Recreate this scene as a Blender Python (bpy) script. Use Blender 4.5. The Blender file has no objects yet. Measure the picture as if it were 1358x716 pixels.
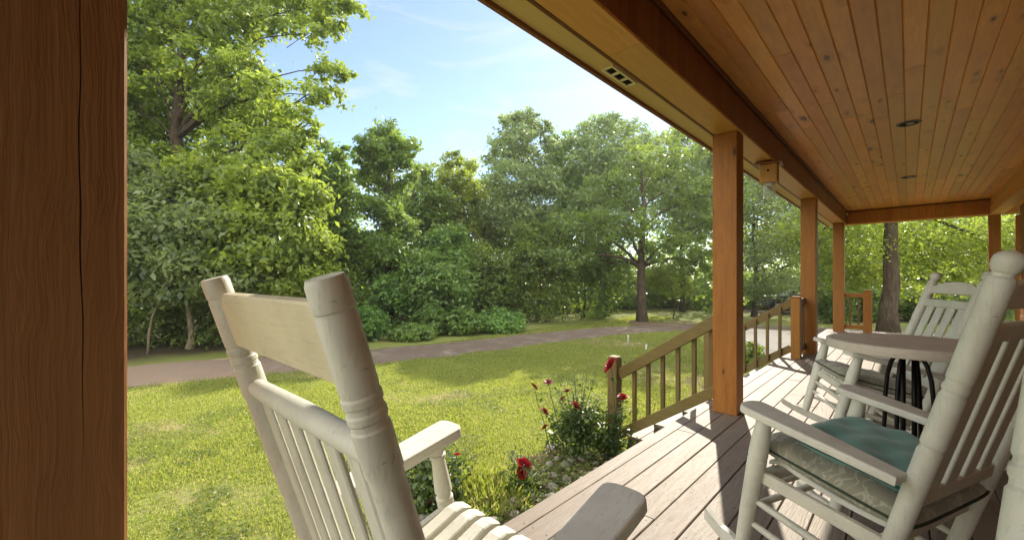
import bpy, bmesh, math, random
import numpy as np
from mathutils import Vector, Matrix

random.seed(7)
scene = bpy.context.scene
COL = scene.collection
R = math.radians
PI = math.pi
GROUND = -0.80
DECK = 0.0
BEAM_Z = 2.35
CEIL_Z = 2.65

# --------------------------------------------------------------- camera
YAW = R(43.72)
FOCAL = 550.0
CAM = Vector((0, 0, 1.12))
RIGHT = Vector((math.cos(YAW), math.sin(YAW), 0))
FWD = Vector((-math.sin(YAW), math.cos(YAW), 0))
cam_d = bpy.data.cameras.new('camera')
cam = bpy.data.objects.new('camera', cam_d)
COL.objects.link(cam)
cam.location = CAM
cam.rotation_euler = (R(90), 0, YAW)
cam_d.sensor_width = 36.0
cam_d.lens = FOCAL / 1358.0 * 36.0
cam_d.shift_y = (371 - 358) / 1358.0
cam_d.clip_start = 0.02
cam_d.clip_end = 1000
scene.camera = cam


def at(u, d, z=GROUND):
    """a place d metres ahead of the porch view, in the direction of photo column u"""
    p = CAM + RIGHT * ((u - 679.0) / FOCAL * d) + FWD * d
    return Vector((p.x, p.y, z))


def hz(v, d):
    return CAM.z - (v - 371.0) / FOCAL * d


# --------------------------------------------------------------- materials
class NT:
    def __init__(self, name):
        self.m = bpy.data.materials.new(name)
        self.m.use_nodes = True
        self.t = self.m.node_tree
        self.t.nodes.clear()
        self.out = self.t.nodes.new('ShaderNodeOutputMaterial')

    def n(self, typ, **kw):
        nd = self.t.nodes.new(typ)
        for k, v in kw.items():
            if k.startswith('i_'):
                nd.inputs[k[2:].replace('_', ' ')].default_value = v
            else:
                setattr(nd, k, v)
        return nd

    def l(self, a, b):
        self.t.links.new(a, b)

    def math(self, op, a, b=None, clamp=False):
        nd = self.n('ShaderNodeMath', operation=op, use_clamp=clamp)
        for i, x in enumerate((a, b)):
            if x is None:
                continue
            if isinstance(x, (int, float)):
                nd.inputs[i].default_value = x
            else:
                self.l(x, nd.inputs[i])
        return nd.outputs[0]

    def mix(self, fac, a, b, blend='MIX'):
        nd = self.n('ShaderNodeMix', data_type='RGBA', blend_type=blend)
        for i, x in ((0, fac), (6, a), (7, b)):
            if isinstance(x, (int, float)):
                nd.inputs[i].default_value = x
            elif isinstance(x, tuple):
                nd.inputs[i].default_value = (*x, 1) if len(x) == 3 else x
            else:
                self.l(x, nd.inputs[i])
        return nd.outputs[2]

    def ramp(self, fac, stops, interp='LINEAR'):
        nd = self.n('ShaderNodeValToRGB')
        cr = nd.color_ramp
        cr.interpolation = interp
        while len(cr.elements) < len(stops):
            cr.elements.new(0.5)
        for e, (p, c) in zip(cr.elements, stops):
            e.position = p
            e.color = (*c, 1) if len(c) == 3 else c
        self.l(fac, nd.inputs[0])
        return nd.outputs[0]

    def noise(self, vec, scale, detail=4, rough=0.55, dist=0.0):
        nd = self.n('ShaderNodeTexNoise')
        nd.inputs['Scale'].default_value = scale
        nd.inputs['Detail'].default_value = detail
        nd.inputs['Roughness'].default_value = rough
        nd.inputs['Distortion'].default_value = dist
        if vec is not None:
            self.l(vec, nd.inputs['Vector'])
        return nd.outputs['Fac']

    def mapping(self, vec, scale=(1, 1, 1), loc=(0, 0, 0)):
        nd = self.n('ShaderNodeMapping')
        nd.inputs['Scale'].default_value = scale
        nd.inputs['Location'].default_value = loc
        self.l(vec, nd.inputs['Vector'])
        return nd.outputs[0]

    def bsdf(self, col, rough=0.5, spec=0.5, bump=None, bstr=0.2, bdist=0.01):
        p = self.n('ShaderNodeBsdfPrincipled')
        if isinstance(col, tuple):
            p.inputs['Base Color'].default_value = (*col, 1)
        else:
            self.l(col, p.inputs['Base Color'])
        if isinstance(rough, (int, float)):
            p.inputs['Roughness'].default_value = rough
        else:
            self.l(rough, p.inputs['Roughness'])
        p.inputs['Specular IOR Level'].default_value = spec
        if bump is not None:
            b = self.n('ShaderNodeBump')
            b.inputs['Strength'].default_value = bstr
            b.inputs['Distance'].default_value = bdist
            self.l(bump, b.inputs['Height'])
            self.l(b.outputs[0], p.inputs['Normal'])
        return p

    def done(self, sh):
        self.l(sh.outputs[0], self.out.inputs[0])
        return self.m


def plain(name, col, rough=0.5, spec=0.5, metal=0.0):
    t = NT(name)
    tc = t.n('ShaderNodeTexCoord')
    nz = t.noise(tc.outputs['Object'], 25, 4)
    c = t.mix(nz, tuple(x * 0.8 for x in col), tuple(min(1, x * 1.15) for x in col))
    p = t.bsdf(c, rough, spec)
    p.inputs['Metallic'].default_value = metal
    return t.done(p)


def wood(name, dark, light, axis=2, rough=0.45, spec=0.45, var=0.3, knots=0.0, grain=1.0, bump=0.25,
         stain=None, stain_amt=0.0, per_object=False, knot_col=None, across=None, spots=None, flat=None, nails=False):
    """boards with grain along one axis; every loose board gets its own tone"""
    t = NT(name)
    tc = t.n('ShaderNodeTexCoord')
    geo = t.n('ShaderNodeNewGeometry')
    rnd = geo.outputs['Random Per Island']
    if per_object:
        oi = t.n('ShaderNodeObjectInfo')
        rnd = t.math('FRACT', t.math('ADD', rnd, oi.outputs['Random']))
    off = t.n('ShaderNodeVectorMath', operation='SCALE')
    off.inputs[0].default_value = (13.1, 7.7, 19.3)
    t.l(rnd, off.inputs['Scale'])
    add = t.n('ShaderNodeVectorMath', operation='ADD')
    t.l(tc.outputs['Object'], add.inputs[0])
    t.l(off.outputs[0], add.inputs[1])
    v = add.outputs[0]
    s = [1.0, 1.0, 1.0]
    s[axis] = 0.055
    warp = t.noise(t.mapping(v, tuple(x * 1.0 if i != axis else 0.35 for i, x in enumerate((1, 1, 1)))), 5, 3)
    wv = t.n('ShaderNodeVectorMath', operation='SCALE')
    cmb = t.n('ShaderNodeCombineXYZ')
    for i in range(3):
        t.l(warp, cmb.inputs[i])
    t.l(cmb.outputs[0], wv.inputs[0])
    wv.inputs['Scale'].default_value = 0.10
    va = t.n('ShaderNodeVectorMath', operation='ADD')
    t.l(v, va.inputs[0])
    t.l(wv.outputs[0], va.inputs[1])
    gv = t.mapping(va.outputs[0], tuple(s))
    g1 = t.noise(gv, 38 * grain, 5, 0.6, 0.3)
    g2 = t.noise(t.mapping(va.outputs[0], tuple(x * 1.0 if i != axis else 0.018 for i, x in enumerate((1, 1, 1)))), 150 * grain, 3, 0.6)
    broad = t.noise(t.mapping(v, tuple(1.0 if i != axis else 0.3 for i in range(3))), 4.5, 3, 0.6)
    gg = t.math('ADD', t.math('MULTIPLY', g1, 0.6), t.math('MULTIPLY', g2, 0.4))
    gg = t.math('MULTIPLY', t.math('SUBTRACT', gg, 0.5), 2.4)
    gg = t.math('ADD', gg, 0.5, True)
    col = t.mix(gg, dark, light)
    mid = tuple((a + b) / 2 for a, b in zip(dark, light))
    col = t.mix(t.math('MULTIPLY', broad, 0.55), col, tuple(x * 0.82 for x in mid))
    if stain is not None:
        st = t.noise(t.mapping(v, tuple(1.0 if i != axis else 0.25 for i in range(3)), (3, 5, 1)), 7, 5, 0.65)
        sf = t.math('MULTIPLY', t.math('SUBTRACT', st, 0.48), 5.0, True)
        col = t.mix(t.math('MULTIPLY', sf, stain_amt), col, stain)
    hv = t.n('ShaderNodeHueSaturation')
    t.l(col, hv.inputs['Color'])
    t.l(t.math('ADD', t.math('MULTIPLY', rnd, var), 1 - var / 2), hv.inputs['Value'])
    r2 = t.math('FRACT', t.math('MULTIPLY', rnd, 17.3))
    t.l(t.math('ADD', t.math('MULTIPLY', r2, 0.016 * var / 0.3), 0.5 - 0.006 * var / 0.3), hv.inputs['Hue'])
    col = hv.outputs[0]
    if knots > 0:
        kscale = [13.0, 13.0, 13.0]
        kscale[axis] = 4.2
        if flat is not None:
            kscale[flat] = 0.0
        kd = t.noise(v, 20, 2)
        kv = t.n('ShaderNodeTexVoronoi', feature='F1')
        kv.inputs['Scale'].default_value = 1.0
        kv.inputs['Randomness'].default_value = 1.0
        t.l(t.mapping(v, tuple(kscale)), kv.inputs['Vector'])
        sep = t.n('ShaderNodeSeparateColor')
        t.l(kv.outputs['Color'], sep.inputs[0])
        dd = t.math('ADD', kv.outputs['Distance'], t.math('MULTIPLY', t.math('SUBTRACT', kd, 0.5), 0.12))
        rad = t.math('MULTIPLY', t.math('POWER', t.math('MAXIMUM', t.math('SUBTRACT', sep.outputs[0], 1 - knots), 0.0), 1.7), 0.52)
        rad = t.math('MULTIPLY', rad, t.math('ADD', 0.35, t.math('FRACT', t.math('MULTIPLY', rnd, 7.7))))
        kf = t.math('MULTIPLY', t.math('SUBTRACT', rad, dd), 16.0, True)
        ring = t.math('MULTIPLY', t.math('SUBTRACT', t.math('MULTIPLY', rad, 2.2), dd), 6.0, True)
        col = t.mix(t.math('MULTIPLY', ring, 0.35), col, tuple(x * 0.6 for x in dark))
        col = t.mix(t.math('MULTIPLY', kf, 0.85), col, knot_col or tuple(x * 0.25 for x in dark))
    if nails:
        sp3 = t.n('ShaderNodeSeparateXYZ')
        t.l(tc.outputs['Object'], sp3.inputs[0])
        ux = t.math('MULTIPLY', t.math('FRACT', t.math('DIVIDE', t.math('ADD', sp3.outputs[0], 1.2525), 0.1325)), 0.1325)
        dx_ = t.math('MINIMUM', t.math('ABSOLUTE', t.math('SUBTRACT', ux, 0.024)), t.math('ABSOLUTE', t.math('SUBTRACT', ux, 0.103)))
        dy_ = t.math('MULTIPLY', t.math('ABSOLUTE', t.math('SUBTRACT', t.math('FRACT', t.math('DIVIDE', sp3.outputs[1], 0.406)), 0.5)), 0.406)
        dd_ = t.math('SQRT', t.math('ADD', t.math('MULTIPLY', dx_, dx_), t.math('MULTIPLY', dy_, dy_)))
        col = t.mix(t.math('MULTIPLY', t.math('SUBTRACT', 0.0075, dd_), 220, True), col, tuple(x * .45 for x in dark))
        col = t.mix(t.math('LESS_THAN', dd_, 0.0038), col, (0.03, 0.026, 0.022))
    if spots is not None:
        sp = t.n('ShaderNodeTexVoronoi', feature='F1')
        sp.inputs['Scale'].default_value = 26
        t.l(v, sp.inputs['Vector'])
        f = t.math('MULTIPLY', t.math('SUBTRACT', 0.09, sp.outputs['Distance']), 20, True)
        col = t.mix(t.math('MULTIPLY', f, 0.6), col, spots)
    rv = t.math('ADD', t.math('MULTIPLY', gg, 0.15), rough - 0.07)
    return t.done(t.bsdf(col, rv, spec, gg, bump, 0.004))


def paint(name, col, worn, amt=0.5, rough=0.5, grain_axis=2, mould=(0.30, 0.30, 0.20)):
    """old brushed paint: fine wear along the grain, grime in patches"""
    t = NT(name)
    tc = t.n('ShaderNodeTexCoord')
    v = tc.outputs['Object']
    s = [1.0, 1.0, 1.0]
    s[grain_axis] = 0.08
    g = t.noise(t.mapping(v, tuple(s)), 160, 4, 0.6)
    b = t.noise(v, 9, 5, 0.6)
    c = t.mix(t.math('MULTIPLY', t.math('SUBTRACT', b, 0.40), 2.4, True), col, tuple(x * 0.80 for x in col))
    gf = t.math('MULTIPLY', t.math('SUBTRACT', g, 0.56), 4.0, True)
    c = t.mix(t.math('MULTIPLY', gf, amt), c, worn)
    m = t.noise(v, 5.0, 6, 0.7)
    mf = t.math('MULTIPLY', t.math('SUBTRACT', m, 0.56), 5.0, True)
    c = t.mix(t.math('MULTIPLY', mf, 0.40), c, mould)
    chip = t.noise(v, 48, 5, 0.7, 0.6)
    sf = t.math('MULTIPLY', t.math('SUBTRACT', chip, 0.655), 30, True)
    c = t.mix(t.math('MULTIPLY', sf, 0.55), c, tuple(x * 0.6 for x in worn))
    scr = t.noise(t.mapping(v, tuple(0.12 if q == grain_axis else 1.0 for q in range(3)), (4, 2, 7)), 70, 4, 0.7)
    c = t.mix(t.math('MULTIPLY', t.math('SUBTRACT', scr, 0.60), 3.0, True), c, tuple(x * 0.75 for x in worn))
    h = t.math('ADD', t.math('MULTIPLY', g, 0.6), t.math('MULTIPLY', b, 0.6))
    return t.done(t.bsdf(c, rough, 0.4, h, 0.35, 0.003))


def leaf(name, a, b, trans, tmix=0.5, rough=0.5):
    t = NT(name)
    geo = t.n('ShaderNodeNewGeometry')
    oi = t.n('ShaderNodeObjectInfo')
    tc = t.n('ShaderNodeTexCoord')
    rnd = geo.outputs['Random Per Island']
    big = t.noise(tc.outputs['Object'], 1.7, 4, 0.65)
    f = t.math('ADD', t.math('MULTIPLY', rnd, 0.45), t.math('MULTIPLY', t.math('SUBTRACT', big, 0.42), 3.0), True)
    c = t.mix(f, a, b)
    hv = t.n('ShaderNodeHueSaturation')
    t.l(c, hv.inputs['Color'])
    t.l(t.math('ADD', t.math('MULTIPLY', oi.outputs['Random'], 0.03), 0.485), hv.inputs['Hue'])
    t.l(t.math('ADD', t.math('MULTIPLY', oi.outputs['Random'], 0.3), 0.85), hv.inputs['Value'])
    p = t.bsdf(hv.outputs[0], rough, 0.45)
    tr = t.n('ShaderNodeBsdfTranslucent')
    tcol = t.mix(f, tuple(x * 0.50 for x in trans), trans)
    t.l(tcol, tr.inputs['Color'])
    mx = t.n('ShaderNodeMixShader')
    mx.inputs[0].default_value = tmix
    t.l(p.outputs[0], mx.inputs[1])
    t.l(tr.outputs[0], mx.inputs[2])
    return t.done(mx)


M = {}
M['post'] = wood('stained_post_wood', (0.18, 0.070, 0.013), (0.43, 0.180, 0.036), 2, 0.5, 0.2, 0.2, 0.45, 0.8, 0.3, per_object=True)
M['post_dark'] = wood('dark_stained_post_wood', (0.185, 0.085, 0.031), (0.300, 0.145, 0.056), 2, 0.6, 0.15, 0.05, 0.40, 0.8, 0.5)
M['pine'] = wood('varnished_pine_ceiling', (0.60, 0.225, 0.048), (0.90, 0.430, 0.110), 1, 0.34, 0.5, 0.36, 0.70, 1.0, 0.2, stain=(0.54, 0.215, 0.085), stain_amt=0.55, knot_col=(0.08, 0.028, 0.010), flat=2)
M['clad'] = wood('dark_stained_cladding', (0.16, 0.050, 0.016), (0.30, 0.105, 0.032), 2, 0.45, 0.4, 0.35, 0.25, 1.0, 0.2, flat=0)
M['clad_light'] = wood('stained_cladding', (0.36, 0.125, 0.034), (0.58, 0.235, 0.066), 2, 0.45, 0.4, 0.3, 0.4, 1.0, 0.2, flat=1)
M['beam'] = wood('stained_beam_board', (0.54, 0.24, 0.058), (0.78, 0.41, 0.125), 1, 0.45, 0.4, 0.30, 0.4, 1.0, 0.2, flat=2)
M['trim'] = wood('stained_trim', (0.10, 0.032, 0.011), (0.20, 0.07, 0.022), 1, 0.5, 0.3, 0.1, 0.0)
M['soffit'] = wood('painted_soffit', (0.60, 0.42, 0.16), (0.70, 0.52, 0.22), 1, 0.6, 0.3, 0.1, 0.0, 0.6, 0.1)
M['deck'] = wood('weathered_deck_boards', (0.112, 0.084, 0.060), (0.272, 0.214, 0.160), 1, 0.6, 0.35, 0.22, 0.22, 1.0, 0.6, stain=(0.19, 0.165, 0.135), stain_amt=0.6, knot_col=(0.16, 0.10, 0.07), flat=2, nails=True)
M['rail'] = wood('mossy_rail_wood', (0.100, 0.064, 0.018), (0.205, 0.138, 0.042), 0, 0.6, 0.3, 0.25, 0.2, 0.8, 0.3, stain=(0.14, 0.13, 0.05), stain_amt=0.5, per_object=True)
M['railv'] = wood('mossy_baluster_wood', (0.100, 0.064, 0.018), (0.205, 0.138, 0.042), 2, 0.6, 0.3, 0.25, 0.2, 0.8, 0.3, stain=(0.14, 0.13, 0.05), stain_amt=0.5, per_object=True)
M['tread'] = wood('weathered_tread', (0.18, 0.15, 0.12), (0.36, 0.31, 0.26), 1, 0.6, 0.3, 0.2, 0.1, 1.0, 0.5)
M['dirtywood'] = wood('grey_understructure', (0.10, 0.075, 0.05), (0.2, 0.15, 0.1), 1, 0.7, 0.2, 0.2)
M['white_z'] = paint('weathered_white_paint', (0.63, 0.63, 0.53), (0.34, 0.34, 0.27), 0.60, 0.5, 2)
M['white_y'] = paint('weathered_white_paint_arm', (0.66, 0.65, 0.56), (0.33, 0.33, 0.29), 0.75, 0.5, 1)
M['cream_x'] = paint('aged_cream_paint', (0.66, 0.60, 0.41), (0.42, 0.37, 0.24), 0.35, 0.5, 0)
M['white_x'] = paint('weathered_white_paint_rail', (0.67, 0.645, 0.53), (0.39, 0.37, 0.29), 0.5, 0.5, 0)
M['table'] = paint('whitewashed_table_top', (0.58, 0.52, 0.43), (0.33, 0.28, 0.22), 0.6, 0.55, 0)
M['iron'] = plain('black_iron', (0.012, 0.011, 0.011), 0.4, 0.5, 0.6)
M['bark'] = None
M['shingle'] = plain('dark_roof_shingles', (0.06, 0.055, 0.05), 0.9, 0.2)
M['siding'] = wood('stained_siding', (0.22, 0.09, 0.035), (0.36, 0.16, 0.06), 1, 0.6, 0.3, 0.15)
M['ventframe'] = plain('cream_vent_plastic', (0.80, 0.70, 0.46), 0.5)
M['black'] = plain('dark_opening', (0.01, 0.009, 0.008), 0.8, 0.2)
M['whiteplastic'] = plain('white_plastic_pipe', (0.55, 0.56, 0.54), 0.45)
M['rose'] = leaf('red_rose_petals', (0.20, 0.005, 0.008), (0.42, 0.014, 0.022), (0.5, 0.02, 0.03), 0.3)
M['rose_faded'] = leaf('faded_rose_petals', (0.20, 0.04, 0.03), (0.30, 0.08, 0.05), (0.3, 0.08, 0.05), 0.3)
M['leaf_gold'] = leaf('sunlit_yellow_green_leaves', (0.055, 0.105, 0.018), (0.255, 0.320, 0.050), (0.54, 0.68, 0.075), 0.48, 0.42)
M['leaf_mid'] = leaf('mid_green_leaves', (0.040, 0.088, 0.024), (0.190, 0.285, 0.058), (0.44, 0.62, 0.085), 0.47, 0.42)
M['leaf_pale'] = leaf('pale_olive_leaves', (0.068, 0.118, 0.042), (0.260, 0.330, 0.135), (0.46, 0.60, 0.160), 0.43, 0.42)
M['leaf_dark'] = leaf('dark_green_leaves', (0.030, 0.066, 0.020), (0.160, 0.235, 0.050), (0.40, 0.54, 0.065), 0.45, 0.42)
M['leaf_vine'] = leaf('vine_leaves', (0.044, 0.105, 0.028), (0.200, 0.315, 0.070), (0.36, 0.56, 0.09), 0.43, 0.42)
M['leaf_rose'] = leaf('rose_leaves', (0.035, 0.075, 0.022), (0.09, 0.14, 0.03), (0.22, 0.32, 0.05), 0.4, 0.35)


def bark_mat(name, a, b):
    t = NT(name)
    tc = t.n('ShaderNodeTexCoord')
    v = t.mapping(tc.outputs['Object'], (1, 1, 0.25))
    n1 = t.noise(v, 14, 6, 0.65, 0.5)
    c = t.ramp(n1, [(0.3, a), (0.7, b)])
    return t.done(t.bsdf(c, 0.9, 0.15, n1, 0.8, 0.03))


M['bark'] = bark_mat('grey_brown_bark', (0.022, 0.017, 0.012), (0.10, 0.075, 0.050))
M['stem'] = bark_mat('pale_vine_bark', (0.12, 0.095, 0.06), (0.30, 0.25, 0.17))
M['greenstem'] = plain('green_rose_stem', (0.07, 0.10, 0.03), 0.5)


# --------------------------------------------------------------- object helpers
def tag(o, label=None, cat=None, group=None, kind=None):
    if label:
        o['label'] = label
    if cat:
        o['category'] = cat
    if group:
        o['group'] = group
    if kind:
        o['kind'] = kind
    return o


def thing(name, label, cat, loc=(0, 0, 0), rz=0.0, group=None):
    o = bpy.data.objects.new(name, None)
    o.empty_display_size = 0.1
    COL.objects.link(o)
    o.location = loc
    o.rotation_euler = (0, 0, rz)
    return tag(o, label, cat, group)


def link(name, me, mat=None, parent=None, loc=None, rz=None):
    o = bpy.data.objects.new(name, me)
    COL.objects.link(o)
    if mat is not None and len(me.materials) == 0:
        me.materials.append(mat)
    if parent is not None:
        o.parent = parent
    if loc is not None:
        o.location = loc
    if rz is not None:
        o.rotation_euler = (0, 0, rz)
    return o


def copy_tree(o, parent=None):
    c = o.copy()
    COL.objects.link(c)
    if parent is not None:
        c.parent = parent
    for ch in list(o.children):
        copy_tree(ch, c)
    return c


class MB:
    def __init__(self):
        self.bm = bmesh.new()
        self.X = None

    def _add(self, b2):
        if self.X is not None:
            b2.transform(self.X)
        me = bpy.data.meshes.new('tmp')
        b2.to_mesh(me)
        b2.free()
        self.bm.from_mesh(me)
        bpy.data.meshes.remove(me)

    def box(self, c, s, rot=None, bevel=0.0, seg=1):
        b = bmesh.new()
        bmesh.ops.create_cube(b, size=1.0)
        bmesh.ops.scale(b, vec=s, verts=b.verts)
        if bevel > 0:
            bmesh.ops.bevel(b, geom=b.edges[:], offset=bevel, segments=seg, affect='EDGES', profile=0.5)
        if rot is not None:
            b.transform(rot.to_4x4())
        b.transform(Matrix.Translation(c))
        self._add(b)

    def beam(self, p0, p1, w, h, bevel=0.0, up=Vector((0, 0, 1)), seg=1):
        """bar from p0 to p1, w sideways, h along up"""
        p0, p1 = Vector(p0), Vector(p1)
        d = (p1 - p0)
        L = d.length
        d.normalize()
        side = d.cross(up)
        if side.length < 1e-4:
            side = Vector((1, 0, 0))
        side.normalize()
        u = side.cross(d)
        rot = Matrix((side, d, u)).transposed()
        self.box((p0 + p1) / 2, (w, L, h), rot, bevel, seg)

    def lathe(self, p0, p1, prof, seg=20, cap=True):
        p0, p1 = Vector(p0), Vector(p1)
        d = (p1 - p0)
        L = d.length
        q = d.to_track_quat('Z', 'Y').to_matrix()
        b = bmesh.new()
        rings = []
        for (t, r) in prof:
            ring = []
            for k in range(seg):
                a = 2 * PI * k / seg
                ring.append(b.verts.new(p0 + q @ Vector((r * math.cos(a), r * math.sin(a), t * L))))
            rings.append(ring)
        for i in range(len(rings) - 1):
            for k in range(seg):
                f = b.faces.new((rings[i][k], rings[i][(k + 1) % seg], rings[i + 1][(k + 1) % seg], rings[i + 1][k]))
                f.smooth = True
        b.edges.ensure_lookup_table()
        for i in range(1, len(prof) - 1):
            (t0, r0), (t1, r1), (t2, r2) = prof[i - 1], prof[i], prof[i + 1]
            a0 = math.atan2(r1 - r0, max(1e-6, (t1 - t0) * L))
            a1 = math.atan2(r2 - r1, max(1e-6, (t2 - t1) * L))
            if abs(a1 - a0) > R(24) and min(abs(t1 - t0), abs(t2 - t1)) * L < .012 and t1 < .97:
                for k in range(seg):
                    e = b.edges.get((rings[i][k], rings[i][(k + 1) % seg]))
                    if e:
                        e.smooth = False
        if cap:
            b.faces.new(rings[0][::-1])
            b.faces.new(rings[-1])
        self._add(b)

    def tube(self, pts, rad, seg=8, cap=True):
        pts = [Vector(p) for p in pts]
        if isinstance(rad, (int, float)):
            rad = [rad] * len(pts)
        b = bmesh.new()
        rings = []
        ref = Vector((0, 0, 1))
        prev = None
        for i, p in enumerate(pts):
            d = (pts[min(i + 1, len(pts) - 1)] - pts[max(i - 1, 0)])
            d.normalize()
            if prev is None:
                a = d.cross(Vector((1, 0, 0)) if abs(d.z) > 0.8 else ref)
            else:
                a = prev - d * prev.dot(d)
            a.normalize()
            prev = a.copy()
            c = d.cross(a)
            rings.append([b.verts.new(p + (a * math.cos(2 * PI * k / seg) + c * math.sin(2 * PI * k / seg)) * rad[i]) for k in range(seg)])
        for i in range(len(rings) - 1):
            for k in range(seg):
                f = b.faces.new((rings[i][k], rings[i][(k + 1) % seg], rings[i + 1][(k + 1) % seg], rings[i + 1][k]))
                f.smooth = True
        if cap:
            b.faces.new(rings[0][::-1])
            b.faces.new(rings[-1])
        self._add(b)

    def prism(self, outline, z0, z1, M4=None, bevel=0.0, seg=2):
        """outline in xy extruded from z0 to z1"""
        b = bmesh.new()
        vs = [b.verts.new((x, y, z0)) for x, y in outline]
        f = b.faces.new(vs)
        r = bmesh.ops.extrude_face_region(b, geom=[f])
        bmesh.ops.translate(b, vec=(0, 0, z1 - z0), verts=[g for g in r['geom'] if isinstance(g, bmesh.types.BMVert)])
        bmesh.ops.recalc_face_normals(b, faces=b.faces[:])
        if bevel > 0:
            es = [e for e in b.edges if abs(e.verts[0].co.z - e.verts[1].co.z) < 1e-6]
            bmesh.ops.bevel(b, geom=es, offset=bevel, segments=seg, affect='EDGES', profile=0.5)
        if M4 is not None:
            b.transform(M4)
        self._add(b)

    def build(self, name, mat, parent=None, loc=None, rz=None):
        me = bpy.data.meshes.new(name)
        bmesh.ops.recalc_face_normals(self.bm, faces=self.bm.faces[:])
        self.bm.to_mesh(me)
        self.bm.free()
        return link(name, me, mat, parent, loc, rz)


def mesh_np(name, verts, faces, mat):
    """verts (N,3), faces (F,k) with one k"""
    me = bpy.data.meshes.new(name)
    verts = np.ascontiguousarray(verts, dtype=np.float32)
    faces = np.ascontiguousarray(faces, dtype=np.int32)
    F, k = faces.shape
    me.vertices.add(len(verts))
    me.vertices.foreach_set('co', verts.ravel())
    me.loops.add(F * k)
    me.loops.foreach_set('vertex_index', faces.ravel())
    me.polygons.add(F)
    me.polygons.foreach_set('loop_start', np.arange(0, F * k, k, dtype=np.int32))
    me.update(calc_edges=True)
    me.materials.append(mat)
    return me


def unit(a):
    return a / np.maximum(np.linalg.norm(a, axis=1, keepdims=True), 1e-9)


def leaf_mesh(name, C, out, size, mat, rng, aspect=0.55, up=0.5, droop=0.35, szvar=0.62):
    n = len(C)
    nrm = unit(rng.normal(size=(n, 3)) * 0.75 + out * 0.55 + np.array([0, 0, up]))
    a = rng.normal(size=(n, 3))
    a[:, 2] -= droop
    a = unit(a - nrm * (a * nrm).sum(1, keepdims=True))
    b = np.cross(nrm, a)
    L = (size * (1 + szvar * (rng.random(n) * 2 - 1)))[:, None]
    W = L * aspect
    fold = nrm * W * 0.22
    v = np.empty((n, 4, 3), np.float32)
    v[:, 0] = C - a * L * 0.5
    v[:, 1] = C + b * W * 0.5 + fold - a * L * 0.05
    v[:, 2] = C + a * L * 0.5
    v[:, 3] = C - b * W * 0.5 + fold - a * L * 0.05
    f = np.arange(n * 4, dtype=np.int32).reshape(n, 4)
    return mesh_np(name, v.reshape(-1, 3), f, mat)


def crown_points(blobs, n, rng, per=26, spread=0.16, shell=0.55, flat=0.6):
    """clumps of leaves on and inside a set of lobes"""
    blobs = np.array(blobs, float)
    area = (blobs[:, 3] * blobs[:, 4] + blobs[:, 3] * blobs[:, 5] + blobs[:, 4] * blobs[:, 5])
    pr = area / area.sum()
    nc = max(1, n // per)
    bi = rng.choice(len(blobs), nc, p=pr)
    d = unit(rng.normal(size=(nc, 3)))
    r = shell + (1.03 - shell) * rng.random(nc) ** 0.6
    B = blobs[bi]
    cc = B[:, :3] + d * r[:, None] * B[:, 3:6]
    k = np.repeat(np.arange(nc), per)
    sp = spread * B[k, 3:6].mean(1, keepdims=True) * (0.6 + 0.9 * rng.random((nc, 1)))[k]
    pts = cc[k] + rng.normal(size=(len(k), 3)) * sp * np.array([1, 1, flat])
    return pts, d[k]

# =============================================================== LIGHT
SUN_AZ = (-0.330, 0.944)          # horizontal direction towards the sun
SUN_EL = R(35)
SKY_STR = 0.07
THIN = 4.3
FILL_BANK = 14.5  # white fill added to the unseen sky to lift the porch shade
sd = Vector((SUN_AZ[0] * math.cos(SUN_EL), SUN_AZ[1] * math.cos(SUN_EL), math.sin(SUN_EL))).normalized()
sl = bpy.data.lights.new('sun', 'SUN')
sl.energy = 2.75
sl.angle = R(0.6)
sl.color = (1.0, 0.91, 0.76)
so = bpy.data.objects.new('sun', sl)
COL.objects.link(so)
so.rotation_euler = (-sd).to_track_quat('-Z', 'Y').to_euler()
w = bpy.data.worlds.new('World')
scene.world = w
w.use_nodes = True
nt = w.node_tree
bg = nt.nodes['Background']
sky = nt.nodes.new('ShaderNodeTexSky')
sky.sky_type = 'NISHITA'
sky.sun_disc = False
sky.sun_elevation = SUN_EL
sky.sun_rotation = math.atan2(SUN_AZ[0], SUN_AZ[1])
sky.air_density = 1.0
sky.dust_density = 0.15
sky.ozone_density = 2.0
bg.inputs[1].default_value = SKY_STR
WN = NT.__new__(NT)
WN.t = nt
tc = nt.nodes.new('ShaderNodeTexCoord')
gen = tc.outputs['Generated']
# thin streaky clouds over the trees; plus an added unseen bank of bright white behind the view, brightening the shade
n_thin = WN.noise(WN.mapping(gen, (1.6, 1.6, 7.0)), 2.1, 7, 0.58, 0.5)
thin = WN.math('ADD', WN.math('MULTIPLY', WN.math('SUBTRACT', n_thin, 0.50), 2.4, True), 0.08, True)
col = WN.mix(thin, sky.outputs[0], (THIN, THIN * 1.03, THIN * 1.1))
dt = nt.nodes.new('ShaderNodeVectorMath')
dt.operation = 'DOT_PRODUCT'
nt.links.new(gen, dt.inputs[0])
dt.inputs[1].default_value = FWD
n_fill_bank = WN.noise(gen, 2.4, 6, 0.6, 0.3)
fill_bank = WN.math('MULTIPLY', WN.math('SUBTRACT', WN.math('ADD', 0.32, WN.math('MULTIPLY', WN.math('SUBTRACT', n_fill_bank, 0.5), 0.5)), dt.outputs['Value']), 4.0, True)
col = WN.mix(fill_bank, col, (FILL_BANK * 1.0, FILL_BANK * 0.985, FILL_BANK * 0.96))
nt.links.new(col, bg.inputs[0])

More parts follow.
